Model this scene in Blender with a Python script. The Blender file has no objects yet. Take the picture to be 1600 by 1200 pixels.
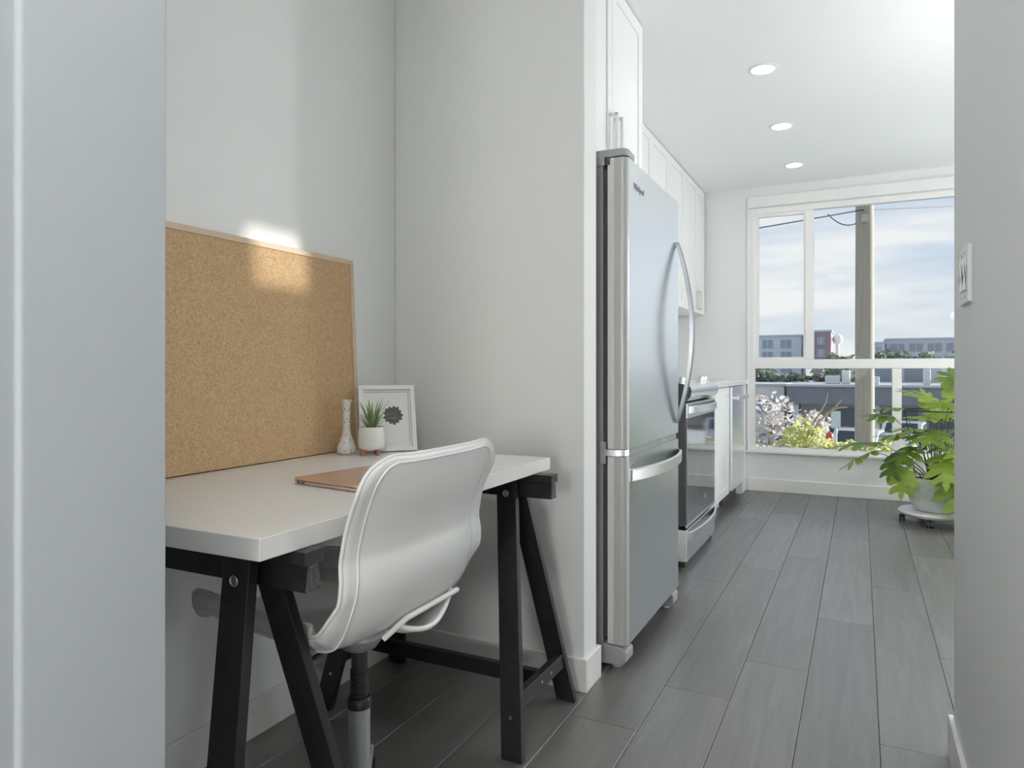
import bpy, bmesh, math, random
from mathutils import Vector, Matrix

scene = bpy.context.scene
C = scene.collection
random.seed(7)
PI = math.pi

# ------------------------------------------------------------------ camera
CAM_H = 1.0079
yaw, pitch = 0.4612, 0.0
cam_d = bpy.data.cameras.new('camera')
cam_d.sensor_width = 36.0
cam_d.lens = 1095.19 / 1600 * 36.0
cam_d.shift_y = -21.8 / 1600
cam_d.clip_start = 0.02
cam_d.clip_end = 1000
cam = bpy.data.objects.new('camera', cam_d)
C.objects.link(cam)
Fv = Vector((-math.sin(yaw) * math.cos(pitch), math.cos(yaw) * math.cos(pitch), math.sin(pitch)))
Rv = Vector((math.cos(yaw), math.sin(yaw), 0))
Uv = Rv.cross(Fv)
cam.matrix_world = Matrix(((Rv.x, Uv.x, -Fv.x, 0), (Rv.y, Uv.y, -Fv.y, 0), (Rv.z, Uv.z, -Fv.z, CAM_H), (0, 0, 0, 1)))
scene.camera = cam

# ------------------------------------------------------------------ sky
world = bpy.data.worlds.new('sky')
scene.world = world
world.use_nodes = True
nt = world.node_tree
nt.nodes.clear()


def N(tree, typ, **kw):
    n = tree.nodes.new(typ)
    for k, v in kw.items():
        setattr(n, k, v)
    return n


def ramp(tree, stops, interp='LINEAR'):
    n = tree.nodes.new('ShaderNodeValToRGB')
    el = n.color_ramp.elements
    n.color_ramp.interpolation = interp
    while len(el) > 1:
        el.remove(el[-1])
    el[0].position = stops[0][0]
    el[0].color = (*stops[0][1], 1)
    for p, c in stops[1:]:
        e = el.new(p)
        e.color = (*c, 1)
    return n


tc = N(nt, 'ShaderNodeTexCoord')
sep = N(nt, 'ShaderNodeSeparateXYZ')
nt.links.new(tc.outputs['Generated'], sep.inputs[0])
grad = ramp(nt, [(0.0, (.66, .68, .70)), (.02, (.80, .84, .88)), (.10, (.66, .74, .86)), (.3, (.56, .68, .88)), (1.0, (.40, .55, .82))])
nt.links.new(sep.outputs['Z'], grad.inputs[0])
mp = N(nt, 'ShaderNodeMapping')
mp.inputs['Scale'].default_value = (2.2, 2.2, 13.0)
mp.inputs['Location'].default_value = (.4, 1.3, .35)
nt.links.new(tc.outputs['Generated'], mp.inputs[0])
cn = N(nt, 'ShaderNodeTexNoise')
cn.inputs['Scale'].default_value = 1.35
cn.inputs['Detail'].default_value = 5
cn.inputs['Roughness'].default_value = .5
nt.links.new(mp.outputs[0], cn.inputs['Vector'])
cr = ramp(nt, [(.46, (0, 0, 0)), (.64, (1, 1, 1))])
nt.links.new(cn.outputs['Fac'], cr.inputs[0])
mixc = N(nt, 'ShaderNodeMix', data_type='RGBA')
nt.links.new(cr.outputs[0], mixc.inputs['Factor'])
nt.links.new(grad.outputs[0], mixc.inputs[6])
mixc.inputs[7].default_value = (.95, .95, .96, 1)
bg = N(nt, 'ShaderNodeBackground')
bg.inputs['Strength'].default_value = .76
nt.links.new(mixc.outputs[2], bg.inputs[0])
wo = N(nt, 'ShaderNodeOutputWorld')
nt.links.new(bg.outputs[0], wo.inputs[0])

# ------------------------------------------------------------------ sun
SUN_EL = math.radians(10)
sun_d = bpy.data.lights.new('sun', 'SUN')
sun_d.energy = 9.0
sun_d.angle = math.radians(.7)
sun_d.color = (1, .97, .93)
sun = bpy.data.objects.new('sun', sun_d)
C.objects.link(sun)
sdir = Vector((-.845 * math.cos(SUN_EL), -.535 * math.cos(SUN_EL), -math.sin(SUN_EL)))
sun.rotation_euler = sdir.to_track_quat('-Z', 'Y').to_euler()
sun.location = (8, 12, 6)

# exposure
vs = scene.view_settings
vs.view_transform = 'Standard'
vs.look = 'None'
vs.exposure = 0.36
vs.gamma = 1.0
vs.use_curve_mapping = False
cy = scene.cycles
cy.max_bounces = 8
cy.diffuse_bounces = 5
cy.glossy_bounces = 4
cy.transparent_max_bounces = 12
cy.caustics_reflective = False
cy.caustics_refractive = False
cy.sample_clamp_indirect = 4.0
cy.use_denoising = True
cy.use_adaptive_sampling = True
cy.adaptive_threshold = .03

LAMP_DOWN = 15.0      # radiance of a recessed downlight's diffuser
FILL_HALL = 22.0      # radiance of the added dome that fills the hall with light
FILL_GLOBE = 175.0    # radiance of an added, unseen globe lamp in the living room
FILL_PAPER = 28.0     # radiance of the added paper lantern behind the camera

# ------------------------------------------------------------------ materials
MATS = {}


def mat(name, color, rough=.5, metal=0.0, spec=.5, var=None, vscale=8.0, vstretch=(1, 1, 1), bump=0.0, bscale=60.0,
        bstretch=None, coat=0.0, emit=None, estr=0.0, aniso=0.0, trans=0.0, sss=0.0, rvar=0.0):
    m = bpy.data.materials.new(name)
    m.use_nodes = True
    t = m.node_tree
    b = t.nodes['Principled BSDF']
    b.inputs['Base Color'].default_value = (*color, 1)
    b.inputs['Roughness'].default_value = rough
    b.inputs['Metallic'].default_value = metal
    b.inputs['Specular IOR Level'].default_value = spec
    b.inputs['Coat Weight'].default_value = coat
    b.inputs['Anisotropic'].default_value = aniso
    b.inputs['Transmission Weight'].default_value = trans
    if emit:
        b.inputs['Emission Color'].default_value = (*emit, 1)
        b.inputs['Emission Strength'].default_value = estr
    co = t.nodes.new('ShaderNodeTexCoord')
    if var or rvar:
        mp = t.nodes.new('ShaderNodeMapping')
        mp.inputs['Scale'].default_value = vstretch
        t.links.new(co.outputs['Object'], mp.inputs[0])
        nz = t.nodes.new('ShaderNodeTexNoise')
        nz.inputs['Scale'].default_value = vscale
        nz.inputs['Detail'].default_value = 4
        t.links.new(mp.outputs[0], nz.inputs['Vector'])
        if var:
            r = ramp(t, [(.3, color), (.7, var)])
            t.links.new(nz.outputs['Fac'], r.inputs[0])
            t.links.new(r.outputs[0], b.inputs['Base Color'])
        if rvar:
            mr = t.nodes.new('ShaderNodeMapRange')
            mr.inputs['To Min'].default_value = rough - rvar
            mr.inputs['To Max'].default_value = rough + rvar
            t.links.new(nz.outputs['Fac'], mr.inputs[0])
            t.links.new(mr.outputs[0], b.inputs['Roughness'])
    if bump:
        bm_ = t.nodes.new('ShaderNodeMapping')
        bm_.inputs['Scale'].default_value = bstretch or (1, 1, 1)
        t.links.new(co.outputs['Object'], bm_.inputs[0])
        n2 = t.nodes.new('ShaderNodeTexNoise')
        n2.inputs['Scale'].default_value = bscale
        n2.inputs['Detail'].default_value = 3
        t.links.new(bm_.outputs[0], n2.inputs['Vector'])
        bp = t.nodes.new('ShaderNodeBump')
        bp.inputs['Strength'].default_value = bump
        bp.inputs['Distance'].default_value = .002
        t.links.new(n2.outputs['Fac'], bp.inputs['Height'])
        t.links.new(bp.outputs[0], b.inputs['Normal'])
    if aniso:
        tn = t.nodes.new('ShaderNodeTangent')
        tn.direction_type = 'RADIAL'
        tn.axis = 'Z'
        t.links.new(tn.outputs[0], b.inputs['Tangent'])
        b.inputs['Anisotropic Rotation'].default_value = .25
    MATS[name] = m
    return m


mat('wall_paint', (.80, .81, .80), .5, bump=.05, bscale=250, var=(.81, .82, .81), vscale=3)
mat('shaded_wall_paint', (.44, .465, .49), .5, bump=.05, bscale=250, var=(.45, .475, .50), vscale=3)  # darkened wall white; the wall end's shade is put into this colour
mat('ceiling_paint', (.89, .91, .91), .6, bump=.04, bscale=250, var=(.90, .915, .915), vscale=3)
mat('trim_paint', (.84, .84, .82), .35, bump=.02, bscale=80)
mat('window_vinyl', (.86, .85, .83), .35, bump=.02, bscale=90)
mat('cabinet_white', (.86, .865, .855), .45, bump=.01, bscale=60)
mat('counter_white', (.85, .85, .84), .2, var=(.80, .80, .80), vscale=30)
mat('desk_white', (.80, .79, .77), .3, bump=.02, bscale=200, var=(.81, .80, .78), vscale=5)
mat('black_wood', (.012, .012, .013), .38, bump=.25, bscale=30, bstretch=(1, 1, .08), var=(.02, .02, .02), vscale=40)
mat('black_end_grain', (.03, .03, .032), .6, var=(.10, .10, .10), vscale=160, bump=.4, bscale=120)
mat('screw_zinc', (.62, .62, .60), .3, metal=1, var=(.5, .5, .5), vscale=50)
mat('chair_white', (.80, .80, .79), .28, bump=.03, bscale=120, var=(.81, .81, .80), vscale=4)
mat('grey_metal', (.42, .43, .44), .4, metal=.3, var=(.46, .47, .48), vscale=10)
mat('black_plastic', (.02, .02, .022), .45, var=(.028, .028, .03), vscale=20)
mat('rose_gold', (.80, .58, .46), .34, metal=.75, var=(.78, .56, .44), vscale=12)
mat('dark_port', (.03, .025, .02), .5, var=(.04, .03, .03), vscale=50)
mat('board_frame_wood', (.66, .52, .38), .5, var=(.56, .43, .30), vscale=6, vstretch=(6, .6, 6), bump=.1, bscale=40)
mat('white_gloss', (.82, .82, .80), .3, var=(.83, .83, .81), vscale=5)
mat('print_paper', (.80, .80, .80), .6, var=(.79, .79, .79), vscale=5)
mat('mat_card', (.82, .82, .81), .7, var=(.81, .81, .80), vscale=5)
mat('print_ink', (.085, .07, .075), .6, var=(.12, .10, .10), vscale=60)
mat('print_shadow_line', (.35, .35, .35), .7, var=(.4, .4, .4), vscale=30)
mat('ceramic_white', (.80, .79, .77), .25, bump=.5, bscale=75, bstretch=(1, 1, .5))
mat('terracotta', (.46, .19, .11), .6, var=(.38, .15, .09), vscale=60)
mat('soil', (.03, .024, .018), .9, var=(.07, .055, .04), vscale=90, bump=1, bscale=120)
mat('aloe_green', (.13, .25, .09), .4, var=(.28, .36, .16), vscale=25)
mat('aloe_tan', (.50, .45, .30), .5, var=(.36, .38, .20), vscale=25)
mat('steel', (.85, .88, .91), .24, metal=1, aniso=.8, var=(.88, .91, .94), vscale=2, vstretch=(30, 30, .4), bump=.05, bscale=18, bstretch=(.5, .5, 40))
mat('handle_steel', (.27, .29, .31), .32, metal=1, var=(.30, .32, .34), vscale=8)
mat('steel_light', (.74, .75, .75), .3, metal=1, var=(.78, .78, .78), vscale=4)
mat('fridge_grey', (.27, .275, .275), .45, var=(.29, .295, .295), vscale=6)
mat('fridge_edge', (.68, .68, .66), .4, var=(.70, .70, .68), vscale=6)
mat('fridge_trim', (.46, .465, .455), .35, metal=.2, var=(.48, .485, .475), vscale=6)
mat('hinge_grey', (.36, .365, .36), .4, var=(.38, .38, .38), vscale=12)
mat('gasket', (.05, .05, .052), .6, var=(.07, .07, .07), vscale=12)
mat('oven_glass', (.42, .43, .45), .04, metal=.9, var=(.31, .32, .34), vscale=6)
mat('cooktop_glass', (.03, .03, .032), .08, var=(.034, .034, .036), vscale=6)
mat('badge_silver', (.7, .7, .72), .3, metal=1, var=(.6, .6, .62), vscale=100)
mat('logo_grey', (.25, .25, .27), .4, metal=.3, var=(.3, .3, .32), vscale=60)
mat('plate_white', (.76, .77, .77), .35, var=(.77, .78, .78), vscale=20)
mat('rocker_white', (.82, .82, .83), .25, var=(.83, .83, .84), vscale=20)
mat('pot_white', (.74, .77, .77), .45, var=(.76, .79, .79), vscale=6)
mat('dolly_white', (.84, .84, .84), .4, var=(.82, .82, .82), vscale=6)
mat('stem_green', (.10, .11, .045), .5, var=(.06, .055, .03), vscale=20)
mat('stake_green', (.02, .035, .025), .5, var=(.03, .04, .03), vscale=20)
mat('fabric_shade', (.8, .78, .72), .9, var=(.76, .74, .68), vscale=40)
mat('bounce_rug_wool', (.78, .77, .74), .95, var=(.70, .69, .66), vscale=60, bump=.8, bscale=200)
mat('brass', (.6, .5, .3), .3, metal=1, var=(.56, .46, .27), vscale=20)
# outside; dark fascia, far windows and trees are lightened to imitate haze
mat('asphalt', (.50, .50, .49), .9, var=(.60, .59, .57), vscale=.6, bump=.3, bscale=20)
mat('pole_wood', (.36, .335, .27), .85, var=(.28, .26, .21), vscale=5, vstretch=(4, 4, .25), bump=.4, bscale=14, bstretch=(4, 4, .2))
mat('cable', (.05, .05, .055), .6, var=(.07, .07, .07), vscale=5)
mat('shed_dark', (.21, .22, .245), .8, var=(.25, .26, .285), vscale=1.5)
mat('shed_wall', (.68, .66, .62), .85, var=(.74, .72, .68), vscale=.7)
mat('shed_roof', (.50, .49, .48), .8, var=(.58, .57, .56), vscale=.5)
mat('roof_unit', (.72, .73, .74), .6, var=(.66, .67, .68), vscale=2)
mat('apt_blue', (.56, .62, .67), .8, var=(.53, .59, .64), vscale=.15)
mat('apt_red', (.28, .20, .23), .8, var=(.34, .25, .28), vscale=.3)
mat('apt_grey', (.52, .55, .59), .8, var=(.49, .52, .56), vscale=.12)
mat('far_window', (.27, .31, .37), .3, var=(.31, .35, .41), vscale=.3)
mat('car_blue', (.12, .16, .24), .25, coat=.6, var=(.13, .17, .25), vscale=1)
mat('car_white', (.74, .76, .78), .25, coat=.6, var=(.72, .74, .76), vscale=1)
mat('car_grey', (.36, .38, .40), .25, coat=.6, var=(.38, .40, .42), vscale=1)
mat('car_glass', (.05, .06, .07), .08, var=(.06, .07, .08), vscale=2)
mat('tyre', (.02, .02, .02), .8, var=(.03, .03, .03), vscale=8)
mat('sign_green', (.50, .60, .55), .5, var=(.55, .64, .60), vscale=4)
mat('hydrant_red', (.55, .08, .08), .5, var=(.48, .07, .07), vscale=8)
mat('bark', (.30, .25, .16), .85, var=(.38, .33, .20), vscale=20)
mat('tank_white', (.86, .87, .86), .5, var=(.84, .85, .84), vscale=.5)
mat('exterior_wall', (.62, .62, .60), .85, var=(.66, .66, .64), vscale=1)


def leafy(name, c1, c2, rough=.5, tl=.45, vs_=6.0):
    m = bpy.data.materials.new(name)
    m.use_nodes = True
    t = m.node_tree
    b = t.nodes['Principled BSDF']
    out = t.nodes['Material Output']
    co = t.nodes.new('ShaderNodeTexCoord')
    nz = t.nodes.new('ShaderNodeTexNoise')
    nz.inputs['Scale'].default_value = vs_
    t.links.new(co.outputs['Object'], nz.inputs['Vector'])
    oi = t.nodes.new('ShaderNodeObjectInfo')
    ad = t.nodes.new('ShaderNodeMath')
    ad.operation = 'MULTIPLY_ADD'
    ad.inputs[1].default_value = .55
    t.links.new(oi.outputs['Random'], ad.inputs[0])
    t.links.new(nz.outputs['Fac'], ad.inputs[2])
    r = ramp(t, [(.35, c1), (1.0, c2)])
    t.links.new(ad.outputs[0], r.inputs[0])
    t.links.new(r.outputs[0], b.inputs['Base Color'])
    b.inputs['Roughness'].default_value = rough
    tr = t.nodes.new('ShaderNodeBsdfTranslucent')
    t.links.new(r.outputs[0], tr.inputs[0])
    mx = t.nodes.new('ShaderNodeMixShader')
    mx.inputs[0].default_value = tl
    t.links.new(b.outputs[0], mx.inputs[1])
    t.links.new(tr.outputs[0], mx.inputs[2])
    t.links.new(mx.outputs[0], out.inputs[0])
    MATS[name] = m


leafy('philodendron_green', (.10, .20, .035), (.42, .55, .10), .35, .45)
leafy('shrub_yellow', (.46, .50, .18), (.80, .78, .38), .6, .4, 3)
leafy('tree_dark', (.15, .19, .15), (.24, .28, .21), .7, .25, 1)  # lightened and greyed, haze put into the leaf colour
leafy('hedge_green', (.20, .25, .20), (.29, .34, .26), .7, .25, .5)
leafy('pale_blossom', (.50, .46, .44), (.68, .64, .60), .7, .3, 1)


def sheer_mat():
    m = bpy.data.materials.new('sheer_fabric')
    m.use_nodes = True
    t = m.node_tree
    t.nodes.remove(t.nodes['Principled BSDF'])
    out = t.nodes['Material Output']
    co = t.nodes.new('ShaderNodeTexCoord')
    nz = t.nodes.new('ShaderNodeTexNoise')
    nz.inputs['Scale'].default_value = 300
    t.links.new(co.outputs['Object'], nz.inputs['Vector'])
    r = ramp(t, [(.3, (.86, .88, .90)), (.7, (.92, .93, .94))])
    t.links.new(nz.outputs['Fac'], r.inputs[0])
    tr = t.nodes.new('ShaderNodeBsdfTranslucent')
    df = t.nodes.new('ShaderNodeBsdfDiffuse')
    t.links.new(r.outputs[0], tr.inputs[0])
    t.links.new(r.outputs[0], df.inputs[0])
    mx = t.nodes.new('ShaderNodeMixShader')
    mx.inputs[0].default_value = .25
    t.links.new(tr.outputs[0], mx.inputs[1])
    t.links.new(df.outputs[0], mx.inputs[2])
    t.links.new(mx.outputs[0], out.inputs[0])
    MATS['sheer_fabric'] = m


sheer_mat()


def glass_mat(name='window_glass', tint=(.97, .985, .98, 1)):
    m = bpy.data.materials.new(name)
    m.use_nodes = True
    t = m.node_tree
    t.nodes.remove(t.nodes['Principled BSDF'])
    out = t.nodes['Material Output']
    tr = t.nodes.new('ShaderNodeBsdfTransparent')
    tr.inputs[0].default_value = tint
    gl = t.nodes.new('ShaderNodeBsdfGlossy')
    gl.inputs['Roughness'].default_value = .02
    fr = t.nodes.new('ShaderNodeFresnel')
    fr.inputs[0].default_value = 1.08
    mx = t.nodes.new('ShaderNodeMixShader')
    t.links.new(fr.outputs[0], mx.inputs[0])
    t.links.new(tr.outputs[0], mx.inputs[1])
    t.links.new(gl.outputs[0], mx.inputs[2])
    t.links.new(mx.outputs[0], out.inputs[0])
    MATS[name] = m


glass_mat()
glass_mat('sun_dimming_glass', (.50, .50, .49, 1))  # added tint that weakens the sun patch


def plank_mat():
    m = bpy.data.materials.new('plank_wood')
    m.use_nodes = True
    t = m.node_tree
    b = t.nodes['Principled BSDF']
    co = t.nodes.new('ShaderNodeTexCoord')
    oi = t.nodes.new('ShaderNodeObjectInfo')
    off = t.nodes.new('ShaderNodeVectorMath')
    off.operation = 'SCALE'
    off.inputs['Scale'].default_value = 37.0
    cb = t.nodes.new('ShaderNodeCombineXYZ')
    for i in range(3):
        t.links.new(oi.outputs['Random'], cb.inputs[i])
    t.links.new(cb.outputs[0], off.inputs[0])
    av = t.nodes.new('ShaderNodeVectorMath')
    av.operation = 'ADD'
    t.links.new(co.outputs['Object'], av.inputs[0])
    t.links.new(off.outputs[0], av.inputs[1])
    mp = t.nodes.new('ShaderNodeMapping')
    mp.inputs['Scale'].default_value = (14, 1.1, 1)
    t.links.new(av.outputs[0], mp.inputs[0])
    nz = t.nodes.new('ShaderNodeTexNoise')
    nz.inputs['Scale'].default_value = 2.2
    nz.inputs['Detail'].default_value = 7
    nz.inputs['Roughness'].default_value = .62
    nz.inputs['Distortion'].default_value = .7
    t.links.new(mp.outputs[0], nz.inputs['Vector'])
    r = ramp(t, [(.28, (.097, .090, .086)), (.5, (.132, .123, .117)), (.72, (.175, .164, .156))])
    t.links.new(nz.outputs['Fac'], r.inputs[0])
    hv = t.nodes.new('ShaderNodeHueSaturation')
    mr = t.nodes.new('ShaderNodeMapRange')
    mr.inputs['To Min'].default_value = .86
    mr.inputs['To Max'].default_value = 1.14
    t.links.new(oi.outputs['Random'], mr.inputs[0])
    t.links.new(mr.outputs[0], hv.inputs['Value'])
    t.links.new(r.outputs[0], hv.inputs['Color'])
    t.links.new(hv.outputs[0], b.inputs['Base Color'])
    b.inputs['Roughness'].default_value = .40
    b.inputs['IOR'].default_value = 1.85
    b.inputs['Specular IOR Level'].default_value = .85
    bp = t.nodes.new('ShaderNodeBump')
    bp.inputs['Strength'].default_value = .12
    bp.inputs['Distance'].default_value = .002
    t.links.new(nz.outputs['Fac'], bp.inputs['Height'])
    t.links.new(bp.outputs[0], b.inputs['Normal'])
    MATS['plank_wood'] = m


plank_mat()
mat('plank_gap', (.10, .09, .085), .8, var=(.08, .075, .07), vscale=9)


def cork_mat():
    m = bpy.data.materials.new('cork')
    m.use_nodes = True
    t = m.node_tree
    b = t.nodes['Principled BSDF']
    co = t.nodes.new('ShaderNodeTexCoord')
    vo = t.nodes.new('ShaderNodeTexVoronoi')
    vo.inputs['Scale'].default_value = 460
    t.links.new(co.outputs['Object'], vo.inputs['Vector'])
    nz = t.nodes.new('ShaderNodeTexNoise')
    nz.inputs['Scale'].default_value = 140
    nz.inputs['Detail'].default_value = 5
    t.links.new(co.outputs['Object'], nz.inputs['Vector'])
    sp = t.nodes.new('ShaderNodeSeparateColor')
    t.links.new(vo.outputs['Color'], sp.inputs[0])
    mx = t.nodes.new('ShaderNodeMath')
    mx.operation = 'MULTIPLY_ADD'
    mx.inputs[1].default_value = .5
    t.links.new(sp.outputs[0], mx.inputs[0])
    ml = t.nodes.new('ShaderNodeMath')
    ml.operation = 'MULTIPLY'
    ml.inputs[1].default_value = .5
    t.links.new(nz.outputs['Fac'], ml.inputs[0])
    t.links.new(ml.outputs[0], mx.inputs[2])
    r = ramp(t, [(.15, (.37, .23, .115)), (.5, (.54, .36, .195)), (.8, (.67, .48, .28))])
    t.links.new(mx.outputs[0], r.inputs[0])
    t.links.new(r.outputs[0], b.inputs['Base Color'])
    b.inputs['Roughness'].default_value = .9
    bp = t.nodes.new('ShaderNodeBump')
    bp.inputs['Strength'].default_value = .4
    bp.inputs['Distance'].default_value = .001
    t.links.new(mx.outputs[0], bp.inputs['Height'])
    t.links.new(bp.outputs[0], b.inputs['Normal'])
    MATS['cork'] = m


cork_mat()


def vase_mat():
    m = bpy.data.materials.new('speckled_ceramic')
    m.use_nodes = True
    t = m.node_tree
    b = t.nodes['Principled BSDF']
    co = t.nodes.new('ShaderNodeTexCoord')
    vo = t.nodes.new('ShaderNodeTexVoronoi')
    vo.inputs['Scale'].default_value = 110
    t.links.new(co.outputs['Object'], vo.inputs['Vector'])
    r = ramp(t, [(0, (.17, .14, .16)), (.20, (.22, .18, .19)), (.25, (.80, .78, .75)), (1, (.80, .78, .75))])
    t.links.new(vo.outputs['Distance'], r.inputs[0])
    t.links.new(r.outputs[0], b.inputs['Base Color'])
    b.inputs['Roughness'].default_value = .25
    MATS['speckled_ceramic'] = m


vase_mat()


def emit_mat(name, col, s):
    m = bpy.data.materials.new(name)
    m.use_nodes = True
    b = m.node_tree.nodes['Principled BSDF']
    b.inputs['Base Color'].default_value = (.9, .9, .9, 1)
    b.inputs['Emission Color'].default_value = (*col, 1)
    b.inputs['Emission Strength'].default_value = s
    MATS[name] = m


emit_mat('lamp_diffuser', (.97, .985, 1), LAMP_DOWN)
emit_mat('dome_fill_diffuser', (1, .99, .96), FILL_HALL)
emit_mat('lantern_fill_paper', (1, .985, .95), FILL_PAPER)
emit_mat('globe_fill_glass', (.97, .985, 1), FILL_GLOBE)


# ------------------------------------------------------------------ mesh helpers
class MB:
    def __init__(s):
        s.v = []
        s.f = []

    def add(s, vs_, fs):
        o = len(s.v)
        s.v += [tuple(v) for v in vs_]
        s.f += [tuple(o + i for i in f) for f in fs]
        return s

    def box(s, x0, x1, y0, y1, z0, z1):
        return s.add([(x0, y0, z0), (x1, y0, z0), (x1, y1, z0), (x0, y1, z0), (x0, y0, z1), (x1, y0, z1), (x1, y1, z1), (x0, y1, z1)],
                     [(0, 3, 2, 1), (4, 5, 6, 7), (0, 1, 5, 4), (1, 2, 6, 5), (2, 3, 7, 6), (3, 0, 4, 7)])

    def bar(s, p0, p1, a, b, ref=(0, 0, 1)):
        """box section bar from p0 to p1; a = size along 'side' axis, b = size along 'up' axis"""
        p0, p1 = Vector(p0), Vector(p1)
        d = (p1 - p0).normalized()
        side = d.cross(Vector(ref)).normalized()
        up = side.cross(d).normalized()
        vs_ = []
        for p in (p0, p1):
            for sa, sb in ((-1, -1), (1, -1), (1, 1), (-1, 1)):
                vs_.append(p + side * sa * a / 2 + up * sb * b / 2)
        return s.add(vs_, [(0, 3, 2, 1), (4, 5, 6, 7), (0, 1, 5, 4), (1, 2, 6, 5), (2, 3, 7, 6), (3, 0, 4, 7)])

    def cyl(s, p0, p1, r0, r1=None, n=20, caps=True):
        r1 = r0 if r1 is None else r1
        p0, p1 = Vector(p0), Vector(p1)
        d = (p1 - p0).normalized()
        ref = Vector((0, 0, 1)) if abs(d.z) < .9 else Vector((1, 0, 0))
        u = d.cross(ref).normalized()
        w = d.cross(u)
        vs_ = []
        for p, r in ((p0, r0), (p1, r1)):
            for i in range(n):
                a = 2 * PI * i / n
                vs_.append(p + (u * math.cos(a) + w * math.sin(a)) * r)
        fs = [(i, i + n, (i + 1) % n + n, (i + 1) % n) for i in range(n)]
        fs = [tuple(reversed(f)) for f in fs]
        if caps:
            fs.append(tuple(range(n - 1, -1, -1))[::-1])
            fs.append(tuple(range(n, 2 * n))[::-1])
        return s.add(vs_, fs)

    def tube(s, pts, r, n=8, closed=False, flat=1.0):
        pts = [Vector(p) for p in pts]
        rs = r if isinstance(r, (list, tuple)) else [r] * len(pts)
        vs_ = []
        m = len(pts)
        u = None
        for i, p in enumerate(pts):
            a = pts[(i - 1) % m] if closed else pts[max(i - 1, 0)]
            b = pts[(i + 1) % m] if closed else pts[min(i + 1, m - 1)]
            d = (b - a).normalized()
            if u is None:
                ref = Vector((0, 0, 1)) if abs(d.z) < .9 else Vector((1, 0, 0))
                u = d.cross(ref).normalized()
            else:
                u = (u - d * u.dot(d)).normalized()
            w = d.cross(u)
            for k in range(n):
                t = 2 * PI * k / n
                vs_.append(p + (u * math.cos(t) + w * math.sin(t) * flat) * rs[i])
        fs = []
        for i in range(m if closed else m - 1):
            j = (i + 1) % m
            for k in range(n):
                k2 = (k + 1) % n
                fs.append((i * n + k, i * n + k2, j * n + k2, j * n + k))
        if not closed:
            fs.append(tuple(range(n))[::-1])
            fs.append(tuple((m - 1) * n + k for k in range(n)))
        return s.add(vs_, fs)

    def lathe(s, prof, n=32, origin=(0, 0, 0)):
        ox, oy, oz = origin
        vs_ = []
        for r, z in prof:
            for k in range(n):
                t = 2 * PI * k / n
                vs_.append((ox + r * math.cos(t), oy + r * math.sin(t), oz + z))
        fs = []
        for i in range(len(prof) - 1):
            for k in range(n):
                k2 = (k + 1) % n
                fs.append((i * n + k, i * n + k2, (i + 1) * n + k2, (i + 1) * n + k))
        if prof[0][0] > 1e-5:
            fs.append(tuple(range(n))[::-1])
        if prof[-1][0] > 1e-5:
            fs.append(tuple((len(prof) - 1) * n + k for k in range(n)))
        return s.add(vs_, fs)

    def prism(s, poly, f0, f1):
        """poly: list of 2D points; f0/f1 map a 2D point to the two end 3D points"""
        n = len(poly)
        vs_ = [f0(*p) for p in poly] + [f1(*p) for p in poly]
        fs = [(i, (i + 1) % n, (i + 1) % n + n, i + n) for i in range(n)]
        fs += [tuple(range(n))[::-1], tuple(range(n, 2 * n))]
        return s.add(vs_, fs)

    def grid(s, rows):
        n = len(rows[0])
        vs_ = [p for r in rows for p in r]
        fs = []
        for i in range(len(rows) - 1):
            for k in range(n - 1):
                fs.append((i * n + k, i * n + k + 1, (i + 1) * n + k + 1, (i + 1) * n + k))
        return s.add(vs_, fs)

    def mesh(s, name, m, smooth=None):
        me = bpy.data.meshes.new(name)
        me.from_pydata(s.v, [], s.f)
        bm = bmesh.new()
        bm.from_mesh(me)
        bmesh.ops.recalc_face_normals(bm, faces=bm.faces)
        bm.to_mesh(me)
        bm.free()
        me.materials.append(MATS[m])
        if smooth is not None:
            me.polygons.foreach_set('use_smooth', [True] * len(me.polygons))
            me.set_sharp_from_angle(angle=math.radians(smooth))
        me.update()
        return me

    def build(s, name, m, parent=None, smooth=None, bevel=0, seg=2, loc=None, subsurf=0, solid=0, wn=False):
        o = bpy.data.objects.new(name, s.mesh(name, m, smooth))
        C.objects.link(o)
        if parent:
            o.parent = parent
        if loc:
            o.location = loc
        if solid:
            md = o.modifiers.new('solid', 'SOLIDIFY')
            md.thickness = solid
            md.offset = 0
        if bevel:
            md = o.modifiers.new('bevel', 'BEVEL')
            md.width = bevel
            md.segments = seg
            md.limit_method = 'ANGLE'
            md.angle_limit = math.radians(40)
            o.data.polygons.foreach_set('use_smooth', [True] * len(o.data.polygons))
            o.data.set_sharp_from_angle(angle=math.radians(40))
            md.harden_normals = True
        if wn:
            md = o.modifiers.new('wn', 'WEIGHTED_NORMAL')
            md.keep_sharp = True
        if subsurf:
            md = o.modifiers.new('sub', 'SUBSURF')
            md.levels = subsurf
            md.render_levels = subsurf
        return o


def rrect(hx, hy, r, n=6):
    pts = []
    for cx, cy, a0 in ((hx - r, hy - r, 0), (-hx + r, hy - r, 90), (-hx + r, -hy + r, 180), (hx - r, -hy + r, 270)):
        for i in range(n + 1):
            a = math.radians(a0 + 90 * i / n)
            pts.append((cx + r * math.cos(a), cy + r * math.sin(a)))
    return pts


def thing(name, label, cat, loc=(0, 0, 0), rz=0, group=None):
    o = bpy.data.objects.new(name, None)
    C.objects.link(o)
    o.empty_display_size = .1
    o.location = loc
    o.rotation_euler = (0, 0, rz)
    o['label'] = label
    o['category'] = cat
    if group:
        o['group'] = group
    return o


def tag(o, label, cat, group=None):
    o['label'] = label
    o['category'] = cat
    if group:
        o['group'] = group
    return o


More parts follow.
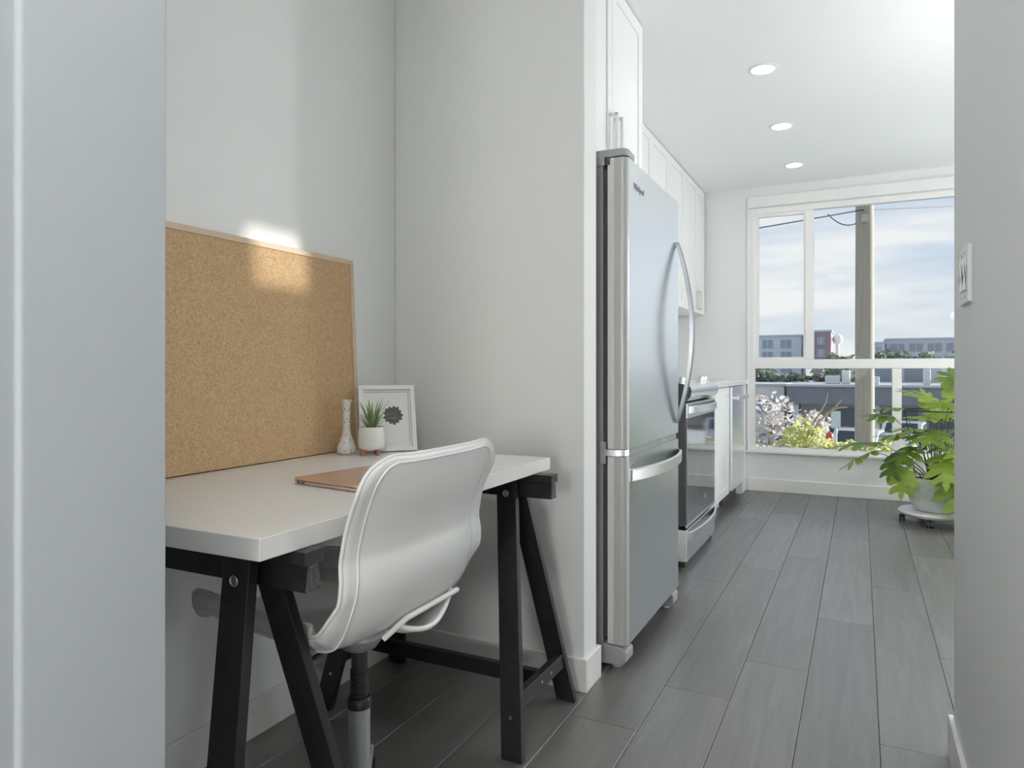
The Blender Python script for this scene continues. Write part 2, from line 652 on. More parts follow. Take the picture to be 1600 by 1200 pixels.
def struct(o, label=None):
    o['kind'] = 'structure'
    if label:
        o['label'] = label
    return o


def child_copy(src, parent, loc=None, rot=None, name=None):
    c = src.copy()
    C.objects.link(c)
    c.parent = parent
    if loc is not None:
        c.location = loc
    if rot is not None:
        c.rotation_euler = rot
    return c


# ================================================================== STRUCTURE
WX = -1.5          # wall behind desk and kitchen
PX, PY0, PY1 = -.776, 2.071, 2.185   # partition end, faces
FY = 6.163         # window wall
H = 2.534
RX = .219          # hall wall on the right
RY = 2.150         # its end
LX = 2.6           # living room side wall
BY = -2.4          # wall behind the camera
SX, SY0, SY1 = -.758, .410, .579    # short wall left of the desk
HX = -.766         # hall wall left, behind the short wall

# floor: sub-floor and single planks
PW, P0 = .2019, -.5594
JOINT = {0: 2.22, 1: 2.54, 2: 3.105, 3: 3.655, -1: 1.91, -2: 1.35, -3: 2.45, -4: 1.12, 4: 2.86, 5: 3.3}
PL = 1.523
floor = struct(MB().box(WX - .1, LX + .1, BY - .1, FY + .1, -.12, -.014).build('floor', 'plank_gap'), 'dark grey-brown plank floor')
plank_cache = {}
k0 = int(math.floor((WX - P0) / PW))
k1 = int(math.ceil((LX - P0) / PW))
for k in range(k0, k1):
    xa, xb = max(P0 + k * PW, WX), min(P0 + (k + 1) * PW, LX)
    j = JOINT.get(k, random.random() * PL)
    y = j - PL * 5
    while y < FY:
        ya, yb = max(y, BY), min(y + PL, FY)
        if yb - ya > .02:
            key = (round(xb - xa, 3), round(yb - ya, 3))
            if key not in plank_cache:
                g = .0008
                w_, l_ = (xb - xa) / 2 - g, (yb - ya) / 2 - g
                e = .0012
                mbp = MB()
                mbp.add([(-w_, -l_, -.014), (w_, -l_, -.014), (w_, l_, -.014), (-w_, l_, -.014),
                         (-w_, -l_, -e), (w_, -l_, -e), (w_, l_, -e), (-w_, l_, -e),
                         (-w_ + e, -l_ + e, 0), (w_ - e, -l_ + e, 0), (w_ - e, l_ - e, 0), (-w_ + e, l_ - e, 0)],
                        [(0, 1, 5, 4), (1, 2, 6, 5), (2, 3, 7, 6), (3, 0, 4, 7), (4, 5, 9, 8), (5, 6, 10, 9), (6, 7, 11, 10), (7, 4, 8, 11), (8, 9, 10, 11)])
                plank_cache[key] = mbp.mesh('plank', 'plank_wood')
            o = bpy.data.objects.new('plank', plank_cache[key])
            C.objects.link(o)
            o.parent = floor
            o.location = ((xa + xb) / 2, (ya + yb) / 2, 0)
        y += PL

struct(MB().box(WX - .1, LX + .1, BY - .1, FY + .15, H, H + .12).build('ceiling', 'ceiling_paint'), 'smooth white ceiling')

# walls
struct(MB().box(WX - .12, WX, SY1 - .01, FY + .12, 0, H).build('wall_left', 'wall_paint'), 'white wall behind the desk and the kitchen')
struct(MB().box(WX, PX, PY0, PY1, 0, H).build('wall_partition', 'wall_paint', bevel=.004), 'white partition between desk nook and fridge')
# short wall left of the desk, rounded bead on its near corner
stub = MB()
rr = .006
stub.prism([(WX - .12, SY0), (SX - rr, SY0)] + [(SX - rr + rr * math.sin(a * PI / 12), SY0 + rr - rr * math.cos(a * PI / 12)) for a in range(1, 7)]
           + [(SX, SY1 - .003), (SX - .003, SY1), (WX - .12, SY1)], lambda x, y: (x, y, 0), lambda x, y: (x, y, H))
struct(stub.build('wall_nook', 'shaded_wall_paint', smooth=40), 'short white wall end left of the desk')
struct(MB().box(HX - .12, HX, BY, SY0, 0, H).build('wall_hall', 'shaded_wall_paint'), 'white hall wall')
struct(MB().box(RX, RX + .12, BY, RY, 0, H).build('wall_right', 'wall_paint', bevel=.004), 'white hall wall with the light switch')
struct(MB().box(RX + .12, LX, RY - .12, RY, 0, H).build('wall_living', 'wall_paint'), 'white wall of the living room')


def wall_with_holes(name, axis, p0, p1, a0, a1, holes, label):
    """wall slab along one axis with rectangular openings; holes = (a0,a1,z0,z1) sorted, not overlapping in a"""
    m = MB()

    def b(s0, s1, z0, z1):
        if s1 - s0 < 1e-4 or z1 - z0 < 1e-4:
            return
        if axis == 'x':
            m.box(s0, s1, p0, p1, z0, z1)
        else:
            m.box(p0, p1, s0, s1, z0, z1)
    cur = a0
    for h in holes:
        b(cur, h[0], 0, H)
        b(h[0], h[1], 0, h[2])
        b(h[0], h[1], h[3], H)
        cur = h[1]
    b(cur, a1, 0, H)
    return struct(m.build(name, 'wall_paint'), label)


WIN = (-.845, 1.70, .33, 2.365)
wall_with_holes('wall_far', 'x', FY, FY + .14, WX - .12, LX + .12, [WIN], 'white wall around the big kitchen window')
SW1 = (2.45, 5.85, .12, 2.04)     # wide living room side window behind the added sheer curtains
SW2 = (3.985, 4.26, 2.075, 2.285)   # small high opening added above it to shape the sun patch
m = MB()
m.box(LX, LX + .12, RY - .12, SW1[0], 0, H)
m.box(LX, LX + .12, SW1[1], FY, 0, H)
m.box(LX, LX + .12, SW1[0], SW1[1], 0, SW1[2])
m.box(LX, LX + .12, SW1[0], SW1[1], SW1[3], SW2[2])
m.box(LX, LX + .12, SW1[0], SW1[1], SW2[3], H)
m.box(LX, LX + .12, SW1[0], SW2[0], SW2[2], SW2[3])
m.box(LX, LX + .12, SW2[1], SW1[1], SW2[2], SW2[3])
struct(m.build('wall_side', 'wall_paint'), 'white side wall of the living room')
BW = (-.72, .17, .40, 2.3)
wall_with_holes('wall_back', 'x', BY - .12, BY, HX - .12, RX + .12, [BW], 'white wall behind the hall')

# baseboards
BH, BT = .104, .013


def board(name, x0, x1, y0, y1, label):
    o = MB().box(x0, x1, y0, y1, 0, BH).build(name, 'trim_paint', bevel=.003)
    struct(o, label)


board('baseboard_left', WX, WX + BT, SY1 + BT, PY0 - BT, 'white baseboard behind the desk')
pb = MB()
pb.box(WX, PX + BT, PY0 - BT, PY0, 0, BH)
pb.box(PX, PX + BT, PY0, PY1 + BT, 0, BH)
pb.box(WX + .2, PX, PY1, PY1 + BT, 0, BH)
struct(pb.build('baseboard_partition', 'trim_paint', bevel=.003), 'white baseboard around the partition')
board('baseboard_nook', WX, SX, SY1, SY1 + BT, 'white baseboard on the short wall')
board('baseboard_nook_end', SX, SX + BT, SY0, SY1 + BT, 'white baseboard on the short wall end')
board('baseboard_hall', HX, HX + BT, BY, SY0, 'white baseboard of the hall')
board('baseboard_far', -.845, LX, FY - BT, FY, 'white baseboard under the window')
rb = MB()
rb.box(RX - BT, RX, BY, RY + BT, 0, BH)
rb.box(RX, LX, RY, RY + BT, 0, BH)
struct(rb.build('baseboard_right', 'trim_paint', bevel=.003), 'white baseboard of the hall wall')
board('baseboard_side', LX - BT, LX, RY, FY, 'white baseboard of the living room side wall')


# windows
def window_unit(name, label, axis, p, a0, a1, z0, z1, fr, vbars, hbars, panes, depth=.06, outward=1, glass='window_glass'):
    """frame and bars as children; panes = list of (a0,a1,z0,z1)"""
    e = bpy.data.objects.new(name, None)
    C.objects.link(e)
    struct(e, label)
    e.location = ((a0 + a1) / 2, p, z0) if axis == 'x' else (p, (a0 + a1) / 2, z0)
    ox, oy, oz = e.location

    def b(m, s0, s1, q0, q1, d0, d1):
        lo, hi = min(p + outward * d0, p + outward * d1), max(p + outward * d0, p + outward * d1)
        if axis == 'x':
            m.box(s0 - ox, s1 - ox, lo - oy, hi - oy, q0 - oz, q1 - oz)
        else:
            m.box(lo - ox, hi - ox, s0 - oy, s1 - oy, q0 - oz, q1 - oz)
    m = MB()
    b(m, a0, a0 + fr, z0, z1, .02, .02 + depth)
    b(m, a1 - fr, a1, z0, z1, .02, .02 + depth)
    b(m, a0 + fr, a1 - fr, z0, z0 + fr * .7, .02, .02 + depth)
    b(m, a0 + fr, a1 - fr, z1 - fr, z1, .02, .02 + depth)
    m.build('window_frame', 'window_vinyl', e, bevel=.004)
    for s0, s1, q0, q1 in vbars:
        m = MB()
        b(m, s0, s1, q0, q1, .022, .018 + depth)
        m.build('mullion', 'window_vinyl', e, bevel=.004)
    for s0, s1, q0, q1 in hbars:
        m = MB()
        b(m, s0, s1, q0, q1, .022, .018 + depth)
        m.build('transom', 'window_vinyl', e, bevel=.004)
    for s0, s1, q0, q1 in panes:
        m = MB()
        b(m, s0, s1, q0, q1, .05, .056)
        m.build('pane', glass, e)
    return e


x0, x1, z0, z1 = WIN
f_ = .05
win = window_unit('window_1', 'large white framed window with four panes over the street', 'x', FY, x0, x1, z0, z1, f_,
                  [(-.405, -.338, 1.095, z1 - f_), (.221, .286, z0 + f_ * .7, 1.02), (.86, .92, 1.095, z1 - f_), (1.05, 1.11, z0 + f_ * .7, 1.02)],
                  [(x0 + f_, x1 - f_, 1.02, 1.095)],
                  [(x0 + f_, -.405, 1.095, z1 - f_), (-.338, .86, 1.095, z1 - f_), (.92, x1 - f_, 1.095, z1 - f_),
                   (x0 + f_, .221, z0 + f_ * .7, 1.02), (.286, 1.05, z0 + f_ * .7, 1.02), (1.11, x1 - f_, z0 + f_ * .7, 1.02)])
# opening sash around the upper left pane
m = MB()
ox, oy, oz = win.location
for a, b_, c, d in ((x0 + f_, x0 + f_ + .03, 1.095, z1 - f_), (-.405 - .012, -.405, 1.095, z1 - f_), (x0 + f_ + .03, -.417, 1.095, 1.115), (x0 + f_ + .03, -.417, z1 - f_ - .028, z1 - f_)):
    m.box(a - ox, b_ - ox, FY + .03 - oy, FY + .07 - oy, c - oz, d - oz)
m.build('sash', 'window_vinyl', win)
m = MB().box(x0 - .015 - ox, x1 + .015 - ox, FY - .035 - oy, FY + .13 - oy, .318 - oz, .338 - oz)
m.build('window_sill', 'trim_paint', win, bevel=.005)
struct(MB().box(-.848, LX, FY - .018, FY, 2.368, 2.455).build('trim_1', 'trim_paint', bevel=.003), 'flat white trim board above the window')
struct(MB().box(-.852, -.838, FY - .012, FY, .34, 2.368).build('trim_2', 'trim_paint', bevel=.002), 'narrow white casing left of the window')
window_unit('window_2', 'wide side window of the living room', 'y', LX, *SW1, .05, [(3.55, 3.6, .155, 1.99), (4.7, 4.75, .155, 1.99)], [],
            [(2.5, 3.55, .155, 1.99), (3.6, 4.7, .155, 1.99), (4.75, 5.8, .155, 1.99)])
window_unit('added_sun_window', 'small high side window added to throw the sun patch', 'y', LX, *SW2, .012, [], [], [(SW2[0] + .012, SW2[1] - .012, SW2[2] + .009, SW2[3] - .012)], glass='sun_dimming_glass')
window_unit('window_4', 'window at the end of the hall', 'x', BY, *BW, .05, [], [], [(BW[0] + .05, BW[1] - .05, BW[2] + .035, BW[3] - .05)], outward=-1)


# ================================================================== LAMPS: kitchen downlights and added fill lights
DL = [(-.4416, 3.746, 'recessed round ceiling light nearest the fridge'), (-.4416, 4.672, 'recessed round ceiling light in the middle of the row'),
      (-.4416, 5.598, 'recessed round ceiling light nearest the window'),
      (1.3, 3.746, 'added recessed fill light in the living room, nearest the hall wall'), (1.3, 4.672, 'added recessed fill light in the middle of the living room'),
      (1.3, 5.598, 'added recessed fill light in the living room by the window')]  # living room row is unseen, added to brighten the rooms
for x, y, lab in DL:
    t = thing('ceiling_light', lab, 'light', (x, y, H), 0, 'recessed ceiling lights')
    MB().lathe([(.056, -.002), (.057, -.006), (.068, -.005), (.074, -.001), (.074, 0), (.056, 0)], 32).build('trim_ring', 'white_gloss', t, smooth=50)
    MB().lathe([(0.0001, -.004), (.0555, -.003), (.0555, -.001), (.0001, -.001)], 32).build('diffuser', 'lamp_diffuser', t, smooth=50)

t = thing('dome_fill_light', 'added fill light, a round white dome on the hall ceiling', 'light', (-.30, .15, H))  # unseen fixture added to light the hall and the nook
MB().lathe([(.2, 0), (.205, -.02), (.19, -.025), (.19, 0)], 40).build('mount', 'white_gloss', t, smooth=50)
MB().lathe([(.189, -.02), (.18, -.05), (.14, -.08), (.07, -.097), (.0001, -.1)], 40).build('dome', 'dome_fill_diffuser', t, smooth=60)


def globe_fill_lamp(x, y, zc, lab):  # unseen lamps added to brighten the ceiling and the nook wall
    t = thing('fill_floor_lamp', lab, 'lamp', (x, y, 0), 0, 'added fill lamps in the living room')
    MB().lathe([(.14, 0), (.14, .015), (.05, .03), (.012, .04), (.012, .05)], 32).build('base', 'brass', t, smooth=40)
    MB().cyl((0, 0, .04), (0, 0, zc - .07), .011).build('pole', 'brass', t, smooth=40)
    MB().lathe([(.012, zc - .10), (.028, zc - .09), (.032, zc - .052), (.012, zc - .055)], 24).build('socket', 'brass', t, smooth=40)
    MB().lathe([(.06 * math.sin(a * PI / 16) + .0001, zc - .06 * math.cos(a * PI / 16)) for a in range(17)], 28).build('globe', 'globe_fill_glass', t, smooth=80)


globe_fill_lamp(.96, 3.26, 1.60, 'added fill lamp, brass with a glowing globe, near the hall wall')
globe_fill_lamp(2.2, 5.6, 1.60, 'added fill lamp, brass with a glowing globe, in the far corner')

t = thing('lantern_fill_lamp', 'added fill lamp, a round white paper lantern at the end of the hall', 'lamp', (-.10, -1.6, 0))  # unseen lamp added to lift the lower part of the nook
MB().lathe([(.13, 0), (.13, .02), (.012, .03), (.012, .04)], 28).build('base', 'black_plastic', t, smooth=40)
MB().cyl((0, 0, .03), (0, 0, .84), .01, n=12).build('pole', 'black_plastic', t, smooth=40)
MB().lathe([(.23 * math.sin(a * PI / 18) + .001, 1.05 - .22 * math.cos(a * PI / 18)) for a in range(19)], 32).build('paper_shade', 'lantern_fill_paper', t, smooth=80)

rug = MB().prism(rrect(.85, 1.45, .03), lambda x, y: (x, y, 0), lambda x, y: (x, y, .012)).build('rug', 'bounce_rug_wool', bevel=.004, loc=(1.62, 4.3, .0005))  # unseen, added as a pale surface to bounce light
tag(rug, 'added pale wool rug that bounces light off the living room floor', 'rug')

# sheer curtains added over the side window as a soft daylight source
for ya_, yb_, lab in ((2.38, 4.16, 'added sheer white curtain panel nearest the hall'), (4.16, 5.93, 'added sheer white curtain panel nearest the window wall')):
    t = thing('curtain', lab, 'curtain', (LX - .07, (ya_ + yb_) / 2, 0), 0, 'added sheer curtains of the living room')
    rows = []
    nn = 120
    for z in (.04, .7, 1.4, 2.06):
        rows.append([(.022 * math.sin(k * .55), (ya_ - yb_) / 2 + (yb_ - ya_) * k / nn, z) for k in range(nn + 1)])
    MB().grid(rows).build('fabric', 'sheer_fabric', t, smooth=80)
    MB().cyl((0, (ya_ - yb_) / 2, 2.072), (0, (yb_ - ya_) / 2, 2.072), .011, n=14).build('rod', 'brass', t, smooth=40)

# ================================================================== DESK
DZ, DT = .75, .0355
DX0, DX1, DY0, DY1 = -1.472, -.8205, .786, 1.905
dt = MB().box(DX0, DX1, DY0, DY1, 0, DT).build('desk_top', 'desk_white', bevel=.0015, loc=(0, 0, DZ - DT))
tag(dt, 'white rectangular desk top resting on two black trestles', 'desk')


def trestle(yc, xf, label):
    """A-frame trestle; front beam end at x = xf"""
    top = DZ - DT
    L = .70
    t = thing('trestle', label, 'trestle', (xf - L / 2, yc, 0), 0, 'black desk trestles')
    h = L / 2
    MB().box(-h, h, -.0235, .0235, top - .023, top).build('beam_cap', 'black_wood', t, bevel=.0015)
    zb, zt = top - .068, top - .023
    MB().prism([(-.017, zb), (.017, zb), (.010, zt), (-.010, zt)], lambda y, z: (-h + .004, y, z), lambda y, z: (h - .004, y, z)).build('beam', 'black_wood', t, bevel=.0015)
    for s in (-1, 1):
        MB().prism([(-.0165, zb + .0005), (.0165, zb + .0005), (.0097, zt), (-.0097, zt)],
                   lambda y, z: (s * (h - .004), y, z), lambda y, z: (s * (h - .0025), y, z)).build('end_grain', 'black_end_grain', t)
    lw, lt = .060, .021
    for sx in (1, -1):
        xt, xb = sx * (h - .137), sx * (h - .035)
        for sy in (-1, 1):
            # leg as sheared box: top under the cap, foot on the floor
            y_t, y_b = sy * .025, (.178 if sy > 0 else -.192)
            zt_ = top - .001 if sy < 0 else top - .024
            vs_ = []
            for (xc, yy, zz) in ((xb, y_b, 0.0), (xt, y_t, zt_)):
                for a, b in ((-1, -1), (1, -1), (1, 1), (-1, 1)):
                    vs_.append((xc + a * lw / 2, yy + b * lt / 2, zz))
            lg = MB().add(vs_, [(0, 3, 2, 1), (4, 5, 6, 7), (0, 1, 5, 4), (1, 2, 6, 5), (2, 3, 7, 6), (3, 0, 4, 7)]).build('leg', 'black_wood', t, bevel=.0015)
            # bolt head through the leg near the beam
            f = .055 / top
            yb_ = y_t + (y_b - y_t) * f
            MB().cyl((xt + (xb - xt) * f, yb_ + sy * .0095, top - .055), (xt + (xb - xt) * f, yb_ + sy * .0125, top - .055), .0085, n=20).build('bolt', 'screw_zinc', lg, smooth=40)
            MB().tube([(xt + (xb - xt) * f + .0085 * math.cos(q * PI / 8), yb_ + sy * .0125, top - .055 + .0085 * math.sin(q * PI / 8)) for q in range(16)], .0016, 6, True).build('bolt_rim', 'screw_zinc', lg, smooth=60)
            zl = .235 if sx > 0 else .3
            f = 1 - .10 / top
            MB().cyl((xt + (xb - xt) * f, y_t + (y_b - y_t) * f + sy * .0095, .10), (xt + (xb - xt) * f, y_t + (y_b - y_t) * f + sy * .0118, .10), .0048, n=14).build('screw', 'screw_zinc', lg, smooth=40)
        # cross bar between the two legs of this end
        zc = .135
        f = 1 - zc / top
        xc = xt + (xb - xt) * f
        yc_ = .025 + (.180 - .025) * f
        cb_ = MB().box(xc + sx * .002, xc + sx * .024, -yc_ + .004, yc_ - .004, zc - .022, zc + .022).build('cross_bar', 'black_wood', t, bevel=.0015)
        for q in (-.02, .045):
            MB().cyl((xc + sx * .0235, q, zc), (xc + sx * .0255, q, zc), .0042, n=14).build('screw', 'screw_zinc', cb_, smooth=40)
    MB().box(-(h - .055), h - .055, -.011, .011, .113, .157).build('stretcher', 'black_wood', t, bevel=.0015)
    return t


trestle(.882, -.797, 'black wooden trestle under the near end of the desk')
trestle(1.815, -.768, 'black wooden trestle under the far end of the desk, by the partition')

# ================================================================== CORK BOARD (leans on the wall)
Y0c, Y1c = .90, 1.815
Hc = .615
lean = math.atan2(.028, Hc)
cb = thing('cork_board', 'large cork notice board in a pale wood frame leaning on the wall', 'notice board', (-1.452, (Y0c + Y1c) / 2, DZ))
cb.rotation_euler = (0, -lean, 0)
hw = (Y1c - Y0c) / 2
fw = .0165
MB().box(-.010, -.003, -hw + .006, hw - .006, .006, Hc - .006).build('cork_panel', 'cork', cb)
for a, b, c, d in ((-hw, hw, Hc - fw, Hc), (-hw, hw, 0, .003)):
    MB().box(-.016, 0, a, b, c, d).build('frame_rail', 'board_frame_wood', cb, bevel=.0012)
for a, b in ((-hw, -hw + fw), (hw - fw, hw)):
    MB().box(-.016, .0004, a, b, .0032, Hc - fw - .0004).build('frame_rail', 'board_frame_wood', cb, bevel=.0012)

# ================================================================== LAPTOP
lp = thing('laptop', 'closed rose gold laptop lying on the desk behind the chair', 'laptop', (-1.0285, 1.338, DZ), math.radians(-8.5))
hx, hy = .106, .152


MB().prism(rrect(hx, hy, .012), lambda x, y: (x * .985, y * .988, .0012), lambda x, y: (x, y, .0085)).build('base', 'rose_gold', lp, bevel=.0012)
MB().prism(rrect(hx, hy, .012), lambda x, y: (x, y, .0095), lambda x, y: (x, y, .0145)).build('lid', 'rose_gold', lp, bevel=.0015)
MB().prism(rrect(hx - .003, hy - .003, .01), lambda x, y: (x, y, .0084), lambda x, y: (x, y, .0096)).build('seam', 'dark_port', lp)
for q in (-.088, -.072):
    MB().box(q, q + .009, -hy - .0003, -hy + .003, .004, .0066).build('port', 'dark_port', lp)
for sx in (-1, 1):
    for sy in (-1, 1):
        MB().cyl((sx * .085, sy * .13, 0), (sx * .085, sy * .13, .0014), .006, n=14).build('foot', 'dark_port', lp)

# ================================================================== VASE, PLANTER, PICTURE
v = MB().lathe([(.0001, .004), (.020, .0), (.027, .003), (.0295, .012), (.028, .024), (.022, .040), (.0145, .058), (.0115, .078), (.0108, .110), (.0112, .145),
                (.0135, .158), (.0165, .166), (.0155, .1665), (.012, .158), (.009, .14), (.009, .06), (.0001, .05)], 36).build('bud_vase', 'speckled_ceramic', None, smooth=60, loc=(-1.412, 1.700, DZ))
tag(v, 'slender white ceramic bud vase with dark speckles', 'vase')

pl = thing('potted_plant', 'small spiky green plant in a white textured pot with terracotta feet', 'plant', (-1.331, 1.719, DZ))
MB().lathe([(.0001, .018), (.032, .017), (.0375, .020), (.0395, .028), (.041, .045), (.0405, .07), (.0385, .083), (.0375, .086), (.036, .085), (.036, .074), (.0001, .074)], 36).build('pot', 'ceramic_white', pl, smooth=60)
MB().lathe([(.0001, .077), (.0358, .0755)], 24).build('soil', 'soil', pl)
for i, a in enumerate((-108, -12, 100, 200)):
    ca, sa = math.cos(math.radians(a)), math.sin(math.radians(a))
    MB().cyl((ca * .031, sa * .031, 0), (ca * .027, sa * .027, .019), .006 if i else .009, .007 if i else .0115, n=12).build('pot_foot', 'terracotta', pl, smooth=40)


def blade(L, w, lean_, az, droop, base, twist=0):
    rows = []
    n = 9
    for i in range(n + 1):
        t = i / n
        a = lean_ + droop * t * t
        # integrate
        if i == 0:
            r_, z_ = 0, 0
        else:
            r_ += math.sin(a) * L / n
            z_ += math.cos(a) * L / n
        ww = w * (1 - t ** 1.6) * (0.75 + .5 * min(t * 4, 1) * .5) + .0003
        ca, sa = math.cos(az), math.sin(az)
        px, py = base[0] + ca * r_, base[1] + sa * r_
        side = (-sa, ca)
        up = .25 * ww
        rows.append([(px - side[0] * ww + -ca * up * math.cos(a), py - side[1] * ww - sa * up * math.cos(a), base[2] + z_ + up * math.sin(a)),
                     (px, py, base[2] + z_),
                     (px + side[0] * ww - ca * up * math.cos(a), py + side[1] * ww - sa * up * math.cos(a), base[2] + z_ + up * math.sin(a))])
    return MB().grid(rows)


rnd = random.Random(3)
for i in range(22):
    az = i * 2.4 + rnd.random() * .4
    outer = i / 22
    thin = i >= 15
    b_ = blade(.085 + .02 * rnd.random() if not thin else .085, .0065 * (1 - .2 * outer) if not thin else .0026, .10 + .62 * outer, az, .25 + .5 * outer + (.35 if thin else 0),
               (.006 * math.cos(az), .006 * math.sin(az), .074))
    b_.build('leaf', 'aloe_tan' if thin and i % 2 else 'aloe_green', pl, smooth=60, solid=.0008)

fa = math.atan2(1.878 - 1.752, -1.262 + 1.392)
pf = thing('picture_frame', 'white framed print of a dark round flower behind the small plant', 'picture', (-1.331, 1.806, DZ), fa)
W2, HP = .0895, .217
leanp = math.radians(19)
tilt = bpy.data.objects  # local frame: x along the frame, y towards the wall, z up (tilted back)


def tp(x, d, z):
    """frame-local: x across, d towards the viewer, z along the tilted height"""
    return (x, -d * math.cos(leanp) + z * math.sin(leanp), z * math.cos(leanp) + d * math.sin(leanp))


def tbox(x0, x1, d0, d1, z0, z1):
    c = [(x0, d0, z0), (x1, d0, z0), (x1, d1, z0), (x0, d1, z0), (x0, d0, z1), (x1, d0, z1), (x1, d1, z1), (x0, d1, z1)]
    return MB().add([tp(*q) for q in c], [(0, 3, 2, 1), (4, 5, 6, 7), (0, 1, 5, 4), (1, 2, 6, 5), (2, 3, 7, 6), (3, 0, 4, 7)])


fr = .014
tbox(-W2, W2, -.004, .012, HP - fr, HP).build('frame_rail', 'white_gloss', pf, bevel=.001)
tbox(-W2, W2, -.004, .012, 0, fr).build('frame_rail', 'white_gloss', pf, bevel=.001)
tbox(-W2, -W2 + fr, -.004, .012, fr, HP - fr).build('frame_rail', 'white_gloss', pf, bevel=.001)
tbox(W2 - fr, W2, -.004, .012, fr, HP - fr).build('frame_rail', 'white_gloss', pf, bevel=.001)
tbox(-W2 + fr, W2 - fr, -.003, .0035, fr, HP - fr).build('mat_card', 'mat_card', pf)
tbox(-W2 + fr + .006, W2 - fr - .006, .0036, .0042, fr + .008, HP - fr - .008).build('print', 'print_paper', pf)
fl = []
for i in range(72):
    a = 2 * PI * i / 72
    r_ = .029 * (1 + .10 * math.cos(13 * a) + .05 * math.cos(5 * a + 1))
    fl.append((.018 + r_ * math.cos(a), .118 + r_ * math.sin(a)))
MB().prism(fl, lambda x, z: tp(x, .0043, z), lambda x, z: tp(x, .0047, z)).build('printed_flower', 'print_ink', pf)
tbox(-W2 + fr + .005, W2 - fr - .005, .0036, .0044, HP - fr - .0085, HP - fr - .0065).build('mount_edge_shadow', 'print_shadow_line', pf)  # grey strips paint the shadow along the mount edge
tbox(W2 - fr - .0075, W2 - fr - .006, .0036, .0044, fr + .012, HP - fr - .009).build('mount_edge_shadow', 'print_shadow_line', pf)
MB().add([tp(-.02, -.004, .15), tp(.02, -.004, .15), tp(.02, -.007, .15), tp(-.02, -.007, .15),
          (-.025, .085, 0), (.025, .085, 0), (.025, .081, 0), (-.025, .081, 0)],
         [(0, 1, 2, 3), (4, 7, 6, 5), (0, 4, 5, 1), (1, 5, 6, 2), (2, 6, 7, 3), (3, 7, 4, 0)]).build('easel_back', 'mat_card', pf)

# ================================================================== CHAIR
CHX, CHY, CHR = -.937, 1.169, PI
ch = thing('swivel_chair', 'white moulded plastic swivel chair pushed in at the desk', 'chair', (CHX, CHY, 0), CHR)
# centre profile: a (forward), z, half width
PROF = [(.270, .492, .150), (.258, .503, .168), (.232, .508, .178), (.17, .503, .184), (.09, .496, .187), (.0, .490, .187),
        (-.060, .492, .187), (-.098, .506, .187), (-.120, .532, .187), (-.135, .565, .187), (-.150, .61, .185), (-.153, .645, .183), (-.150, .68, .180), (-.158, .72, .180),
        (-.174, .765, .183), (-.194, .81, .185), (-.209, .846, .186)]


def catmull(P, t):
    n = len(P) - 1
    i = min(int(t), n - 1)
    f = t - i
    p0, p1, p2, p3 = P[max(i - 1, 0)], P[i], P[i + 1], P[min(i + 2, n)]
    return [.5 * ((2 * b) + (-a + c) * f + (2 * a - 5 * b + 4 * c - d) * f * f + (-a + 3 * b - 3 * c + d) * f ** 3) for a, b, c, d in zip(p0, p1, p2, p3)]


NS, NK = 76, 14
prof = [catmull(PROF, (len(PROF) - 1) * i / NS) for i in range(NS + 1)]
ztop_, rc = prof[-1][1], .045
rows, nrms = [], []
for i, (a, z, hwid) in enumerate(prof):
    if i > NS * .6 and z > ztop_ - rc:
        hwid = hwid - rc + math.sqrt(max(rc * rc - (z - ztop_ + rc) ** 2, 0))
    p, q = prof[max(i - 1, 0)], prof[min(i + 1, NS)]
    d = Vector((q[0] - p[0], q[1] - p[1])).normalized()
    nrm = Vector((d.y, -d.x))           # towards the sitter
    if (i < NS * .35 and nrm.y < 0) or (i >= NS * .35 and nrm.x < 0):
        nrm = -nrm
    bk = max(0.0, min(1.0, (i - NS * .36) / (NS * .2)))      # 0 on the seat, 1 on the back
    row = []
    for k in range(-NK, NK + 1):
        u = k / NK
        off = (1 - bk) * .010 * abs(u) ** 2.4 + bk * .018 * (abs(u) ** 4 - 1) * min(1, (ztop_ + .03 - z) / .10)
        row.append(Vector((a + nrm.x * off, (hwid + .015 * bk) * u, z + nrm.y * off)))
    rows.append(row)
    nrms.append(Vector((nrm.x, 0, nrm.y)))
sh = MB().grid(rows)
# flange: runs up one side, across the top, down the other side; flares outwards and forwards
cont = [(rows[i][0], nrms[i], i) for i in range(NS + 1)] + [(rows[NS][k], nrms[NS], NS) for k in range(1, 2 * NK)] + [(rows[i][2 * NK], nrms[i], i) for i in range(NS, -1, -1)]
fl0, fl1, fl2 = [], [], []
for n_, (p, nr, i) in enumerate(cont):
    a = cont[max(n_ - 2, 0)][0]
    b = cont[min(n_ + 2, len(cont) - 1)][0]
    tg = (b - a).normalized()
    out = tg.cross(nr)
    out = (out - nr * out.dot(nr)).normalized()
    cen = rows[i][NK] - Vector((0, 0, .12)) if i > NS * .9 else rows[i][NK]
    if out.dot(p - cen) < 0:
        out = -out
    top_f = max(0.0, min(1, abs(out.z) if i > NS * .8 else 0))
    w_ = .042 - .032 * top_f
    if i < NS * .1:
        w_ *= max(.15, i / (NS * .1))
    bl = max(0.0, min(1.0, (NS * .62 - i) / (NS * .22)))
    ph = math.radians(0 + 40 * top_f + 74 * bl)
    w_ += .010 * bl
    fl0.append(p)
    fl1.append(p + (out * math.cos(ph * .6) + nr * math.sin(ph * .6)) * w_ * .45)
    fl2.append(p + (out * math.cos(ph) + nr * math.sin(ph)) * w_)
sh.grid([fl0, fl1, fl2])
shm = sh
shell = shm.build('shell', 'chair_white', ch, smooth=70, solid=.005)
bmw = bmesh.new()
bmw.from_mesh(shell.data)
bmesh.ops.remove_doubles(bmw, verts=bmw.verts, dist=.0003)
